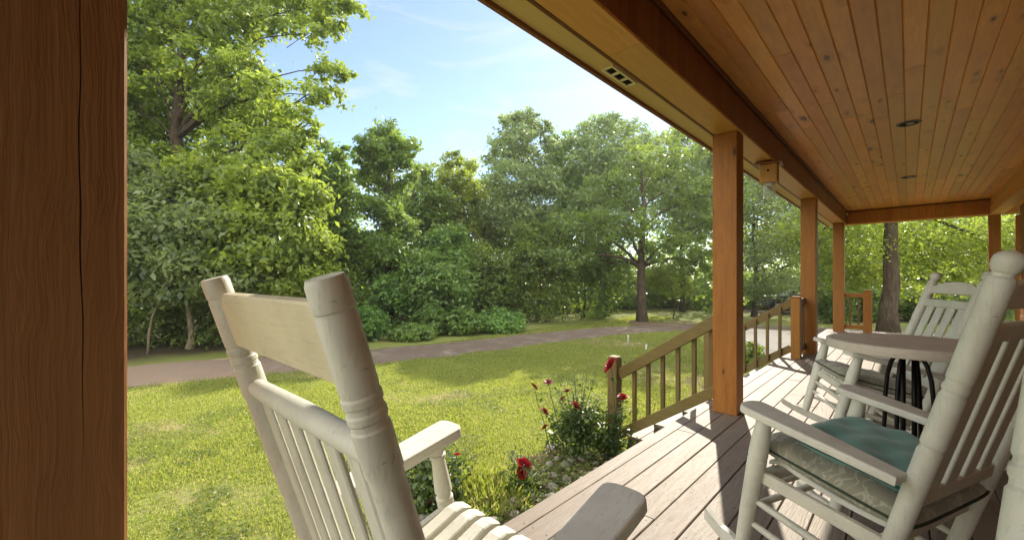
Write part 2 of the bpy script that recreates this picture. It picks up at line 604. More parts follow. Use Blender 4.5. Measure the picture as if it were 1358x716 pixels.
scene.view_settings.view_transform = 'Standard'
scene.view_settings.look = 'None'
scene.view_settings.exposure = 1.78
scene.view_settings.gamma = 1.0
scene.cycles.max_bounces = 10
scene.cycles.diffuse_bounces = 6
scene.cycles.glossy_bounces = 4
scene.cycles.transmission_bounces = 6
scene.cycles.transparent_max_bounces = 6
scene.cycles.sample_clamp_indirect = 6.0
scene.cycles.use_denoising = True

# =============================================================== GROUND
rg = np.random.default_rng(3)


def fnoise(x, y, seed=0):
    """cheap smooth ground noise"""
    r = np.random.default_rng(seed)
    s = np.zeros_like(x)
    for o in range(4):
        for _ in range(3):
            a = r.random() * 2 * PI
            k = (0.5 + r.random()) * (0.7 * 2 ** o)
            s += np.sin((x * math.cos(a) + y * math.sin(a)) * k + r.random() * 6.28) / (2 ** o)
    return s / 4.0


def ground_h(x, y):
    near = np.clip(1 - np.hypot(x + 4, y - 6) / 30, 0, 1)
    return GROUND + 0.035 * fnoise(x, y, 5) * near


def grid_axis(lo, hi, a, b, fine, coarse_n):
    return np.unique(np.concatenate([np.linspace(lo, a, coarse_n) ** 1, np.arange(a, b, fine), np.linspace(b, hi, coarse_n)]))


gx = grid_axis(-300, 300, -16, 6, 0.22, 14)
gy = grid_axis(-300, 300, -4, 24, 0.22, 14)
XX, YY = np.meshgrid(gx, gy)
V = np.stack([XX.ravel(), YY.ravel(), ground_h(XX.ravel(), YY.ravel())], 1)
nx, ny = len(gx), len(gy)
I = (np.arange(ny - 1)[:, None] * nx + np.arange(nx - 1)[None, :]).ravel()
Fq = np.stack([I, I + 1, I + 1 + nx, I + nx], 1)

t = NT('lawn_and_forest_floor')
tcn = t.n('ShaderNodeTexCoord')
v = tcn.outputs['Object']
n1 = t.noise(v, 0.9, 5, 0.6)
n2 = t.noise(v, 7, 6, 0.7)
n3 = t.noise(v, 45, 4, 0.7)
grass_c = t.mix(n3, (0.10, 0.125, 0.030), (0.21, 0.225, 0.065))
straw_c = t.mix(n3, (0.13, 0.100, 0.055), (0.34, 0.265, 0.165))
at_ = t.n('ShaderNodeAttribute', attribute_name='bare')
f = t.math('MULTIPLY', t.math('SUBTRACT', t.math('ADD', at_.outputs['Fac'], t.math('MULTIPLY', t.math('SUBTRACT', n2, .5), 1.2)), 0.36), 2.0, True)
lawn_c = t.mix(f, grass_c, straw_c)
floor_c = t.mix(n2, (0.03, 0.024, 0.015), (0.10, 0.078, 0.045))
sx = t.n('ShaderNodeSeparateXYZ')
t.l(v, sx.inputs[0])
# the lawn ends at the tree line
edge = t.math('ADD', sx.outputs[0], t.math('MULTIPLY', n1, 2.0))
edge = t.math('ADD', edge, t.math('MULTIPLY', sx.outputs[1], 0.0))
ff = t.math('MULTIPLY', t.math('SUBTRACT', -11.8, edge), 0.9, True)
fy = t.math('MULTIPLY', t.math('SUBTRACT', t.math('ADD', sx.outputs[1], t.math('MULTIPLY', n1, 4)), 27), 0.3, True)
fb = t.math('MAXIMUM', ff, fy)
gc = t.mix(fb, lawn_c, floor_c)
gmat = t.done(t.bsdf(gc, 0.95, 0.1, n3, 0.6, 0.03))
gme = mesh_np('lawn', V, Fq, gmat)
ba = gme.attributes.new('bare', 'FLOAT', 'POINT')
ba.data.foreach_set('value', (fnoise(V[:, 0] * 1.6, V[:, 1] * 1.6, 12) + .6 * fnoise(V[:, 0] * 4.5, V[:, 1] * 4.5, 13)).astype(np.float32))
tag(link('lawn', gme), kind='structure')

# driveway: one worn gravel lane parallel to the porch, bending away by the big tree
road_pts = [(-13.2, -14, 2.6), (-11.9, -4, 2.6), (-11.4, 0.4, 2.6), (-10.55, 3.0, 2.45), (-9.7, 5.3, 2.25), (-9.2, 7.4, 2.2), (-8.85, 9.9, 2.05),
            (-8.3, 12.8, 2.0), (-7.5, 15.2, 2.3), (-6.0, 17.3, 2.8), (-3.4, 18.7, 3.2), (1, 19.7, 3.3), (7, 20.2, 3.3), (24, 20.5, 3.3)]


def smooth_line(pts, n):
    P = np.array(pts, float)
    tt = np.linspace(0, len(P) - 1, n)
    i = np.clip(tt.astype(int), 0, len(P) - 2)
    u = (tt - i)[:, None]
    g = lambda k: P[np.clip(k, 0, len(P) - 1)]
    p0, p1, p2, p3 = g(i - 1), g(i), g(i + 1), g(i + 2)
    return 0.5 * (2 * p1 + (p2 - p0) * u + (2 * p0 - 5 * p1 + 4 * p2 - p3) * u ** 2 + (3 * p1 - p0 - 3 * p2 + p3) * u ** 3)


def strip(name, line, nacross, zoff, mat, wob=0.12, seed=1):
    L = line
    d = np.gradient(L[:, :2], axis=0)
    d /= np.linalg.norm(d, axis=1, keepdims=True)
    nrm = np.stack([-d[:, 1], d[:, 0]], 1)
    rr = np.random.default_rng(seed)
    n = len(L)
    vs = []
    s = np.linspace(-1, 1, nacross)
    w0 = np.convolve(rr.normal(size=n + 8), np.ones(5) / 5, 'same')[4:-4] * wob
    w1 = np.convolve(rr.normal(size=n + 8), np.ones(5) / 5, 'same')[4:-4] * wob
    half = L[:, 2] / 2
    for k in s:
        wv = np.where(k < 0, half + w0, half + w1) * k
        xy = L[:, :2] + nrm * wv[:, None]
        z = ground_h(xy[:, 0], xy[:, 1]) + zoff * (1 - abs(k) ** 3) + 0.006
        if zoff < 0.02:
            z = ground_h(xy[:, 0], xy[:, 1]) + zoff
        vs.append(np.stack([xy[:, 0], xy[:, 1], z], 1))
    V = np.stack(vs, 1).reshape(-1, 3)
    I = (np.arange(n - 1)[:, None] * nacross + np.arange(nacross - 1)[None, :]).ravel()
    F = np.stack([I, I + 1, I + 1 + nacross, I + nacross], 1)
    return link(name, mesh_np(name, V, F, mat))


t = NT('worn_gravel_and_asphalt')
tcn = t.n('ShaderNodeTexCoord')
v = tcn.outputs['Object']
n1 = t.noise(v, 60, 5, 0.75)
n2 = t.noise(v, 2.2, 5, 0.65)
a = t.ramp(n1, [(0.3, (0.058, 0.045, 0.035)), (0.6, (0.14, 0.105, 0.080)), (0.75, (0.30, 0.235, 0.18))])
b = t.ramp(n1, [(0.3, (0.12, 0.082, 0.058)), (0.7, (0.32, 0.235, 0.17))])
sx = t.n('ShaderNodeSeparateXYZ')
t.l(v, sx.inputs[0])
ff = t.math('MULTIPLY', t.math('SUBTRACT', 6.0, t.math('ADD', sx.outputs[1], t.math('MULTIPLY', n2, 4))), 0.35, True)
c = t.mix(ff, a, b)
c = t.mix(t.math('MULTIPLY', t.math('SUBTRACT', n2, 0.5), 3, True), c, (0.22, 0.19, 0.15))
road_mat = t.done(t.bsdf(c, 0.9, 0.2, n1, 0.7, 0.02))
line = smooth_line(road_pts, 240)
tag(strip('driveway', line, 9, 0.035, road_mat, 0.16), kind='structure')

t = NT('pale_gravel')
tcn = t.n('ShaderNodeTexCoord')
v = tcn.outputs['Object']
n1 = t.noise(v, 40, 5, 0.75)
n2 = t.noise(v, 1.6, 4, 0.6)
c = t.ramp(n1, [(0.3, (0.28, 0.245, 0.20)), (0.7, (0.62, 0.56, 0.49))])
c = t.mix(t.math('MULTIPLY', t.math('SUBTRACT', n2, 0.55), 4, True), c, (0.16, 0.14, 0.08))
pale_mat = t.done(t.bsdf(c, 0.9, 0.2, n1, 0.6, 0.02))
pad = smooth_line([(-2.4, 11.0, 1.2), (-2.9, 12.4, 2.2), (-3.3, 14.2, 3.0), (-3.6, 16.2, 3.4), (-3.7, 18.0, 3.4)], 60)
tag(strip('gravel_path', pad, 7, 0.045, pale_mat, 0.2, 4), kind='structure')

# =============================================================== DECK
mb = MB()
rd = random.Random(5)
Y0, Y1 = -2.6, 11.95
bw = 0.1287
x = -1.35
first = True
while x < 1.40:
    wd = 0.092 if first else bw
    y = Y0
    lens = [Y1 - Y0] if first else []
    if not first:
        yy = Y0 - rd.random() * 3
        cuts = []
        while yy < Y1:
            yy += rd.choice([3.05, 3.66, 4.27, 4.88])
            cuts.append(yy)
        prev = Y0
        for cY in cuts:
            if cY > Y1 - 0.4:
                cY = Y1
            if cY - prev > 0.3:
                lens.append(cY - prev)
                prev = cY
            if cY == Y1:
                break
    for Ln in lens:
        dz = rd.uniform(-0.0015, 0.0015) - (0.003 if first else 0)
        mb.box((x + wd / 2, y + Ln / 2, -0.019 + dz), (wd, Ln - 0.004, 0.038), None, 0.004)
        y += Ln
    x += wd + 0.0038
    first = False
deck = mb.build('porch_deck', M['deck'])
tag(deck, kind='structure')
mb = MB()
mb.box((0.02, (Y0 + Y1) / 2, -0.05), (2.66, Y1 - Y0 - 0.06, 0.012))
for xx in (-1.28, -0.3, 0.6, 1.35):
    mb.box((xx, (Y0 + Y1) / 2, -0.18), (0.045, Y1 - Y0 - 0.08, 0.24))
for yy in np.arange(Y0 + 0.5, Y1, 2.2):
    mb.box((-1.22, yy, -0.55), (0.09, 0.09, 0.6))
tag(mb.build('deck_underside', M['dirtywood']), kind='structure')

# =============================================================== POSTS
def porch_post(x0, y0, s, label, z1=BEAM_Z, mat='post'):
    mb = MB()
    mb.box((0, 0, z1 / 2), (s, s, z1), None, 0.006, 2)
    o = mb.build('porch_post', M[mat], None, (x0 + s / 2, y0 + s / 2, 0))
    return tag(o, label, 'post', 'square posts holding up the porch roof')


PS = 0.19
porch_post(-1.21, 3.74, PS, 'square stained post left of the bee trap, with a stair railing meeting it')
porch_post(-1.19, 7.60, PS, 'square stained post directly beyond the short stair newel and its small side rail')
porch_post(-1.19, 11.33, PS, 'slim looking stained post at the far corner, next to the end railing')
# the near post: one long drying crack down the face that looks into the porch
mbp = MB()
s2 = PS / 2
bmp = mbp.bm
zs = np.linspace(0, BEAM_Z, 90)
rr = random.Random(2)
rows = []
ph = [rr.random() * 6 for _ in range(4)]
for z in zs:
    yc = 0.036 + 0.0030 * math.sin(z * 2.3 + ph[0]) + 0.0016 * math.sin(z * 9 + ph[1]) + 0.0008 * math.sin(z * 31 + ph[2])
    k = min(1, max(0, (z - 0.74) / 0.25))
    hw = 0.0002 + 0.0008 * k * k * (0.75 + 0.25 * math.sin(z * 6 + ph[3]))
    dp = 0.010 * k
    prof = [(-s2, s2 - 0.0), (-s2 + 0.005, s2)] if False else None
    row = [(s2 - 0.006, -s2), (s2, -s2 + 0.006), (s2, yc - hw), (s2 - dp, yc), (s2, yc + hw), (s2, s2 - 0.004), (s2 - 0.004, s2), (-s2, s2), (-s2, -s2)]
    rows.append([bmp.verts.new((px, py, z)) for px, py in row])
for i in range(len(rows) - 1):
    for k in range(9):
        bmp.faces.new((rows[i][k], rows[i][(k + 1) % 9], rows[i + 1][(k + 1) % 9], rows[i + 1][k]))
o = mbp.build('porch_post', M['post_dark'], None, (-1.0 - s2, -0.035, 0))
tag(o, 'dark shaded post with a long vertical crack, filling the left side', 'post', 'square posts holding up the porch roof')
porch_post(1.10, 11.93, 0.15, 'brown post behind the ball finial of the big rocking chair, left of its slim neighbour')
porch_post(1.47, 12.30, 0.10, 'slim brown post above the ball finial, second of the far right pair')

# =============================================================== PORCH ROOF
roof = thing('porch_roof', 'porch roof with varnished pine plank ceiling and boxed stained beams', 'roof', (0, 0, 0))
mb = MB()
x = -1.0
rd = random.Random(11)
pw = 0.1085
while x < 1.15:
    y = Y0
    while y < 11.86:
        Ln = rd.choice([2.4, 3.0, 3.6, 4.2, 4.9])
        if y == Y0:
            Ln *= rd.uniform(0.3, 1.0)
        if 11.86 - (y + Ln) < 0.6:
            Ln = 11.86 - y
        mb.box((x + pw / 2, y + Ln / 2, CEIL_Z + 0.009), (pw - 0.0005, Ln - 0.0006, 0.018), None, 0.0060)
        y += Ln
    x += pw
mb.build('ceiling', M['pine'], roof)
# front beam: two lengths of bottom board, cladding of short upright boards inside
mb = MB()
for a, b in ((Y0, 2.02), (2.022, 7.7), (7.702, 12.05)):
    mb.box((-1.10, (a + b) / 2, BEAM_Z + 0.01), (0.19, b - a, 0.02), None, 0.002)
mb.box((-1.10, (Y0 + 12.05) / 2, BEAM_Z + 0.17), (0.155, 12.05 - Y0, 0.29))
beam = mb.build('beam', M['beam'], roof)
mb = MB()
y = Y0
while y < 11.84:
    mb.box((-1.0125, y + 0.044, BEAM_Z + 0.163), (0.018, 0.0872, 0.284), None, 0.003)
    y += 0.088
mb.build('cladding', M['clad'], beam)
mb = MB()
mb.box((-0.990, (Y0 + 11.84) / 2, CEIL_Z - 0.014), (0.022, 11.84 - Y0, 0.026), None, 0.004)
mb.build('trim', M['trim'], beam)
# end beam across the far end, running on past the house corner
mb = MB()
mb.box((0.95, 11.99, BEAM_Z + 0.010), (3.88, 0.19, 0.02), None, 0.002)
mb.box((0.95, 12.0, BEAM_Z + 0.17), (3.88, 0.15, 0.29))
eb = mb.build('beam', M['beam'], roof)
mb = MB()
x = -0.985
while x < 1.08:
    mb.box((x + 0.062, 11.90, BEAM_Z + 0.163), (0.1235, 0.018, 0.284), None, 0.003)
    x += 0.125
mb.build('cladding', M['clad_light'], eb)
mb = MB()
mb.box((0.07, 11.878, CEIL_Z - 0.014), (2.10, 0.022, 0.026), None, 0.004)
mb.build('trim', M['trim'], eb)
# wall side beam
mb = MB()
mb.box((1.195, (Y0 + 11.89) / 2, BEAM_Z + 0.010), (0.17, 11.89 - Y0, 0.02), None, 0.002)
mb.box((1.20, (Y0 + 11.89) / 2, BEAM_Z + 0.17), (0.14, 11.89 - Y0, 0.29))
wb = mb.build('beam', M['beam'], roof)
mb = MB()
mb.box((1.118, (Y0 + 11.885) / 2, BEAM_Z + 0.09), (0.02, 11.885 - Y0, 0.135), None, 0.003)
mb.box((1.122, (Y0 + 11.885) / 2, BEAM_Z + 0.228), (0.02, 11.885 - Y0, 0.13), None, 0.003)
mb.build('cladding', M['beam'], wb)
# soffit, dark joint, fascia, drip edge
mb = MB()
mb.box((-1.287, (Y0 + 12.3) / 2, BEAM_Z + 0.028), (0.134, 12.3 - Y0, 0.012))
sof = mb.build('soffit', M['soffit'], roof)
mb = MB()
mb.box((-1.2085, (Y0 + 12.3) / 2, BEAM_Z + 0.014), (0.022, 12.3 - Y0, 0.028), None, 0.002)
mb.build('trim', M['trim'], sof)
mb = MB()
mb.box((-1.368, (Y0 + 12.3) / 2, BEAM_Z + 0.085), (0.026, 12.3 - Y0, 0.165), None, 0.003)
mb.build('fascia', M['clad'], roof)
mb = MB()
b = mb.bm
vs = [(-1.41, 2.545), (-1.41, 2.519), (1.6, 3.60), (5.2, 2.50), (5.2, 2.53), (1.6, 3.66)]
a = [b.verts.new((x, Y0 - 0.1, z)) for x, z in vs]
c = [b.verts.new((x, 12.35, z)) for x, z in vs]
for i in range(6):
    j = (i + 1) % 6
    b.faces.new((a[i], a[j], c[j], c[i]))
b.faces.new(a[::-1])
b.faces.new(c)
mb.build('roof_covering', M['shingle'], roof)
mb = MB()
b = mb.bm
for yy in (Y0, 12.28):
    vs = [(-1.34, 2.50), (1.6, 3.58), (5.0, 2.56), (5.0, 2.36), (2.9, 2.36), (-1.2, 2.375)]
    a = [b.verts.new((x, yy, z)) for x, z in vs]
    c = [b.verts.new((x, yy + 0.02, z)) for x, z in vs]
    b.faces.new(a[::-1])
    b.faces.new(c)
    for i in range(6):
        j = (i + 1) % 6
        b.faces.new((a[i], a[j], c[j], c[i]))
mb.build('gable', M['siding'], roof)

# soffit vent with three openings
vent = thing('soffit_vent', 'small cream vent with three dark openings in the eave soffit', 'vent', (-1.283, 2.30, BEAM_Z + 0.022))
mb = MB()
W, Ln, T = 0.075, 0.30, 0.006
for xx in (-W / 2 + 0.006, W / 2 - 0.006):
    mb.box((xx, 0, -T / 2 - .002), (0.014, Ln, T + .004), None, 0.001)
for yy in (-Ln / 2 + 0.007, -0.05, 0.05, Ln / 2 - 0.007):
    mb.box((0, yy, -T / 2 - 0.0015), (W - 0.028, 0.022, T + 0.003), None, 0.001)
mb.build('frame', M['ventframe'], vent)
for k in (-0.1, 0, 0.1):
    mb = MB()
    mb.box((0, k, -0.0012), (W - 0.026, 0.084, 0.0012))
    for q in np.linspace(-0.034, 0.034, 6):
        mb.box((0, k + q, -0.0022), (W - 0.026, 0.005, 0.0016))
    mb.build('grille', M['black'], vent)

# recessed ceiling lights
def recessed_light(y, label):
    o = thing('recessed_light', label, 'ceiling light', (0.0, y, CEIL_Z), 0, 'recessed lights in the plank ceiling')
    mb = MB()
    mb.lathe((0, 0, 0), (0, 0, -0.006), [(0, 0.095), (0.6, 0.095), (1, 0.088), (1, 0.074), (0.2, 0.070)], 36, False)
    mb.build('trim_ring', M['ring'], o)
    mb = MB()
    mb.lathe((0, 0, -0.0015), (0, 0, -0.0035), [(0, 0.073), (1, 0.070)], 36)
    mb.build('baffle', M['black'], o)
    mb = MB()
    mb.lathe((0.012, 0, -0.0034), (0.012, 0, -0.012), [(0, 0.034), (0.6, 0.028), (1, 0.012)], 24)
    mb.build('bulb', M['bulb'], o)


M['ring'] = plain('dark_bronze_ring', (0.10, 0.07, 0.05), 0.4)
M['bulb'] = plain('unlit_frosted_bulb', (0.30, 0.28, 0.26), 0.3)
recessed_light(5.62, 'unlit recessed light in the plank ceiling, nearer and larger of the two')
recessed_light(8.55, 'unlit recessed light in the plank ceiling, farther and smaller, near the end beam')

# carpenter bee trap: wooden block with a glass jar under it, hung below the beam
def glass_mat():
    t = NT('clear_jar_glass')
    fr = t.n('ShaderNodeLayerWeight')
    fr.inputs['Blend'].default_value = .35
    tp = t.n('ShaderNodeBsdfTransparent')
    tp.inputs[0].default_value = (.92, .94, .92, 1)
    gl = t.bsdf((.75, .75, .70), .08, .8)
    mx = t.n('ShaderNodeMixShader')
    t.l(t.math('ADD', t.math('MULTIPLY', fr.outputs['Facing'], .75), .12, True), mx.inputs[0])
    t.l(tp.outputs[0], mx.inputs[1])
    t.l(gl.outputs[0], mx.inputs[2])
    return t.done(mx)


M['glass'] = glass_mat()
bt = thing('bee_trap', 'wooden bee trap block with clear glass jar hanging under the porch beam', 'bee trap', (-1.05, 4.98, BEAM_Z), R(4))
bt.scale = (1.25, 1.25, 1.25)
M['trapwood'] = wood('trap_block_wood', (0.40, 0.20, 0.05), (0.58, 0.33, 0.10), 2, 0.55, 0.3, 0.1, 0.2)
mb = MB()
mb.box((0, 0, -0.105), (0.125, 0.125, 0.15), None, 0.004)
mb.build('block', M['trapwood'], bt)
mb = MB()
mb.box((0, 0, -0.0225), (0.19, 0.17, 0.014), None, 0.003)
mb.build('cap', M['clad'], bt)
mb = MB()
mb.lathe((0, 0, 0), (0, 0, -0.02), [(0, 0.004), (1, 0.004)], 8)
mb.build('hook', M['iron'], bt)
mb = MB()
mb.lathe((0, -0.0635, -0.085), (0, -0.0605, -0.085), [(0, 0.010), (1, 0.010)], 16)
mb.build('entry_hole', M['black'], bt)
mb = MB()
mb.lathe((0, 0, -0.180), (0, 0, -0.300), [(0, 0.034), (0.12, 0.034), (0.22, 0.045), (0.85, 0.045), (0.97, 0.038), (1, 0.02)], 24)
jar = mb.build('jar', M['glass'], bt)
mb = MB()
mb.lathe((0, 0, -0.1805), (0, 0, -0.197), [(0, 0.0375), (1, 0.0375)], 24)
mb.build('lid', M['whiteplastic'], jar)

# =============================================================== HOUSE WALL (right of the picture; closes the porch)
hw = thing('house_wall', 'stained board house wall along the back of the porch', 'wall', (1.32, 0, 0))
mb = MB()
z = 0.0
while z < 2.34:
    mb.box((0.02, (Y0 + 10.7) / 2, z + 0.09), (0.03, 10.7 - Y0, 0.176), Matrix.Rotation(R(-4), 3, 'Y'))
    z += 0.18
mb.box((0.10, (Y0 + 10.7) / 2, 1.17), (0.12, 10.7 - Y0 - 0.002, 2.33))
mb.build('siding', M['siding'], hw)

# =============================================================== STAIRS AND RAILS
st = thing('porch_steps', 'weathered wooden steps going down to the lawn between two railings', 'steps', (-1.35, 5.6, 0))
for i in range(3):
    mb = MB()
    for k in range(2):
        mb.box((-0.155 - 0.30 * i + (0.075 if k else -0.072), 0, -0.2 * (i + 1) - 0.018), (0.142, 2.80, 0.036), None, 0.004)
    mb.build('tread', M['tread'], st)
for yy in (-1.36, 0, 1.36):
    mb = MB()
    out = [(0, -0.24), (-0.005, -0.045)]
    for i in range(3):
        out += [(-0.02 - 0.30 * i, -0.2 * (i + 1) - 0.037), (-0.30 - 0.30 * i, -0.2 * (i + 1) - 0.037)]
    out += [(-0.92, -0.80), (-0.80, -0.80)]
    M4 = Matrix(((1, 0, 0, 0), (0, 0, 1, yy), (0, 1, 0, 0), (0, 0, 0, 1)))
    mb.prism(out, -0.02, 0.02, M4)
    mb.build('stringer', M['dirtywood'], st)


def stair_rail(y, label, side, nb=6):
    o = thing('stair_railing', label, 'railing', (-1.16, y, 0), 0, 'railings of the porch steps')
    mb = MB()
    mb.box((0, 0, 0.43), (0.115, 0.115, 0.86), None, 0.006)
    mb.box((0, 0, 0.872), (0.115, 0.115, 0.024), None, 0.010)
    mb.build('newel_post', M['post'], o)
    mb = MB()
    mb.box((-1.19, 0, -0.27), (0.115, 0.115, 1.06), None, 0.006)
    mb.box((-1.19, 0, 0.268), (0.112, 0.112, 0.02), None, 0.009)
    mb.build('newel_post', M['railv'], o)
    top = lambda x: 0.885 + 0.655 * (x - 0.0)      # top edge of handrail along local x
    mb = MB()
    mb.beam((-0.058, 0, top(-0.058) - 0.055), (-1.131, 0, top(-1.131) - 0.055), 0.045, 0.11, 0.006)
    mb.build('handrail', M['rail'], o)
    mb = MB()
    bot = lambda x: 0.135 + 0.662 * (x - 0.0)
    mb.beam((-0.058, 0, bot(-0.058) + 0.045), (-1.131, 0, bot(-1.131) + 0.045), 0.045, 0.10, 0.005)
    mb.build('bottom_rail', M['rail'], o)
    for i in range(nb):
        x = -1.131 + (i + 1) * 1.073 / (nb + 0.85)
        mb = MB()
        mb.box((x, side * 0.042, (top(x) - 0.03 + bot(x) + 0.02) / 2), (0.038, 0.038, top(x) - bot(x) - 0.05), None, 0.003)
        mb.build('baluster', M['railv'], o)
    return o


stair_rail(4.10, 'mossy brown stair railing on the near side, below the rose blooms', 1)
far = stair_rail(7.08, 'brown stair railing on the far side, ending at a short newel beside a porch post', -1)
mb = MB()
mb.box((0.02, 0.29, 0.80), (0.04, 0.46, 0.09), None, 0.004)
mb.build('handrail', M['rail'], far)
mb = MB()
mb.box((0.02, 0.29, 0.12), (0.04, 0.46, 0.085), None, 0.004)
mb.build('bottom_rail', M['rail'], far)
for k in (0.14, 0.28, 0.42):
    mb = MB()
    mb.box((0.02, k, 0.46), (0.034, 0.034, 0.60), None, 0.003)
    mb.build('baluster', M['railv'], far)

er = thing('deck_railing', 'short brown end railing with one square newel, before the big tree trunk', 'railing', (-0.62, 11.42, 0))
mb = MB()
mb.box((0, 0, 0.44), (0.14, 0.14, 0.88), None, 0.006)
mb.box((0, 0, 0.892), (0.14, 0.14, 0.026), None, 0.012)
mb.build('newel_post', M['post'], er)
for z, n in ((0.79, 'handrail'), (0.12, 'bottom_rail')):
    mb = MB()
    mb.box((-0.225, 0, z), (0.305, 0.045, 0.085), None, 0.004)
    mb.build(n, M['post'], er)
for k in (-0.15, -0.29):
    mb = MB()
    mb.box((k, 0.035, 0.455), (0.035, 0.035, 0.62), None, 0.003)
    mb.build('baluster', M['railv'], er)

# =============================================================== ROCKING CHAIRS
BALL = [(0, 0.0164), (.03, 0.0218), (.10, 0.0237), (.30, 0.0250), (.42, 0.0264), (.545, 0.0273), (.550, 0.0244), (.558, 0.0244), (.563, 0.0275), (.680, 0.0280), (.685, 0.0250),
        (.692, 0.0250), (.697, 0.0278), (.706, 0.0278), (.711, 0.0250), (.718, 0.0250), (.723, 0.0278), (.90, 0.0273), (.935, .0272), (.944, .0250), (.948, .0205), (.955, .0205), (.958, .0245), (.966, .0285), (.976, .0298), (.986, .0282), (.993, .0225), (.998, .0120), (1.0, .003)]
FLAT = [(0, 0.0157), (.03, 0.0200), (.10, 0.0213), (.30, 0.0222), (.55, 0.0228), (.560, 0.0214), (.566, 0.0214), (.572, 0.0228), (.760, 0.0228), (.775, 0.0228), (.780, 0.0248), (.833, 0.0248),
        (.836, 0.0229), (.842, 0.0229), (.845, 0.0248), (.852, 0.0248), (.855, 0.0229), (.861, 0.0229), (.864, 0.0248), (.871, 0.0248), (.874, 0.0229), (.880, 0.0239), (.959, 0.0239),
        (.961, 0.0229), (.965, 0.0229), (.967, 0.0242), (.993, 0.0242), (1.0, 0.0213)]


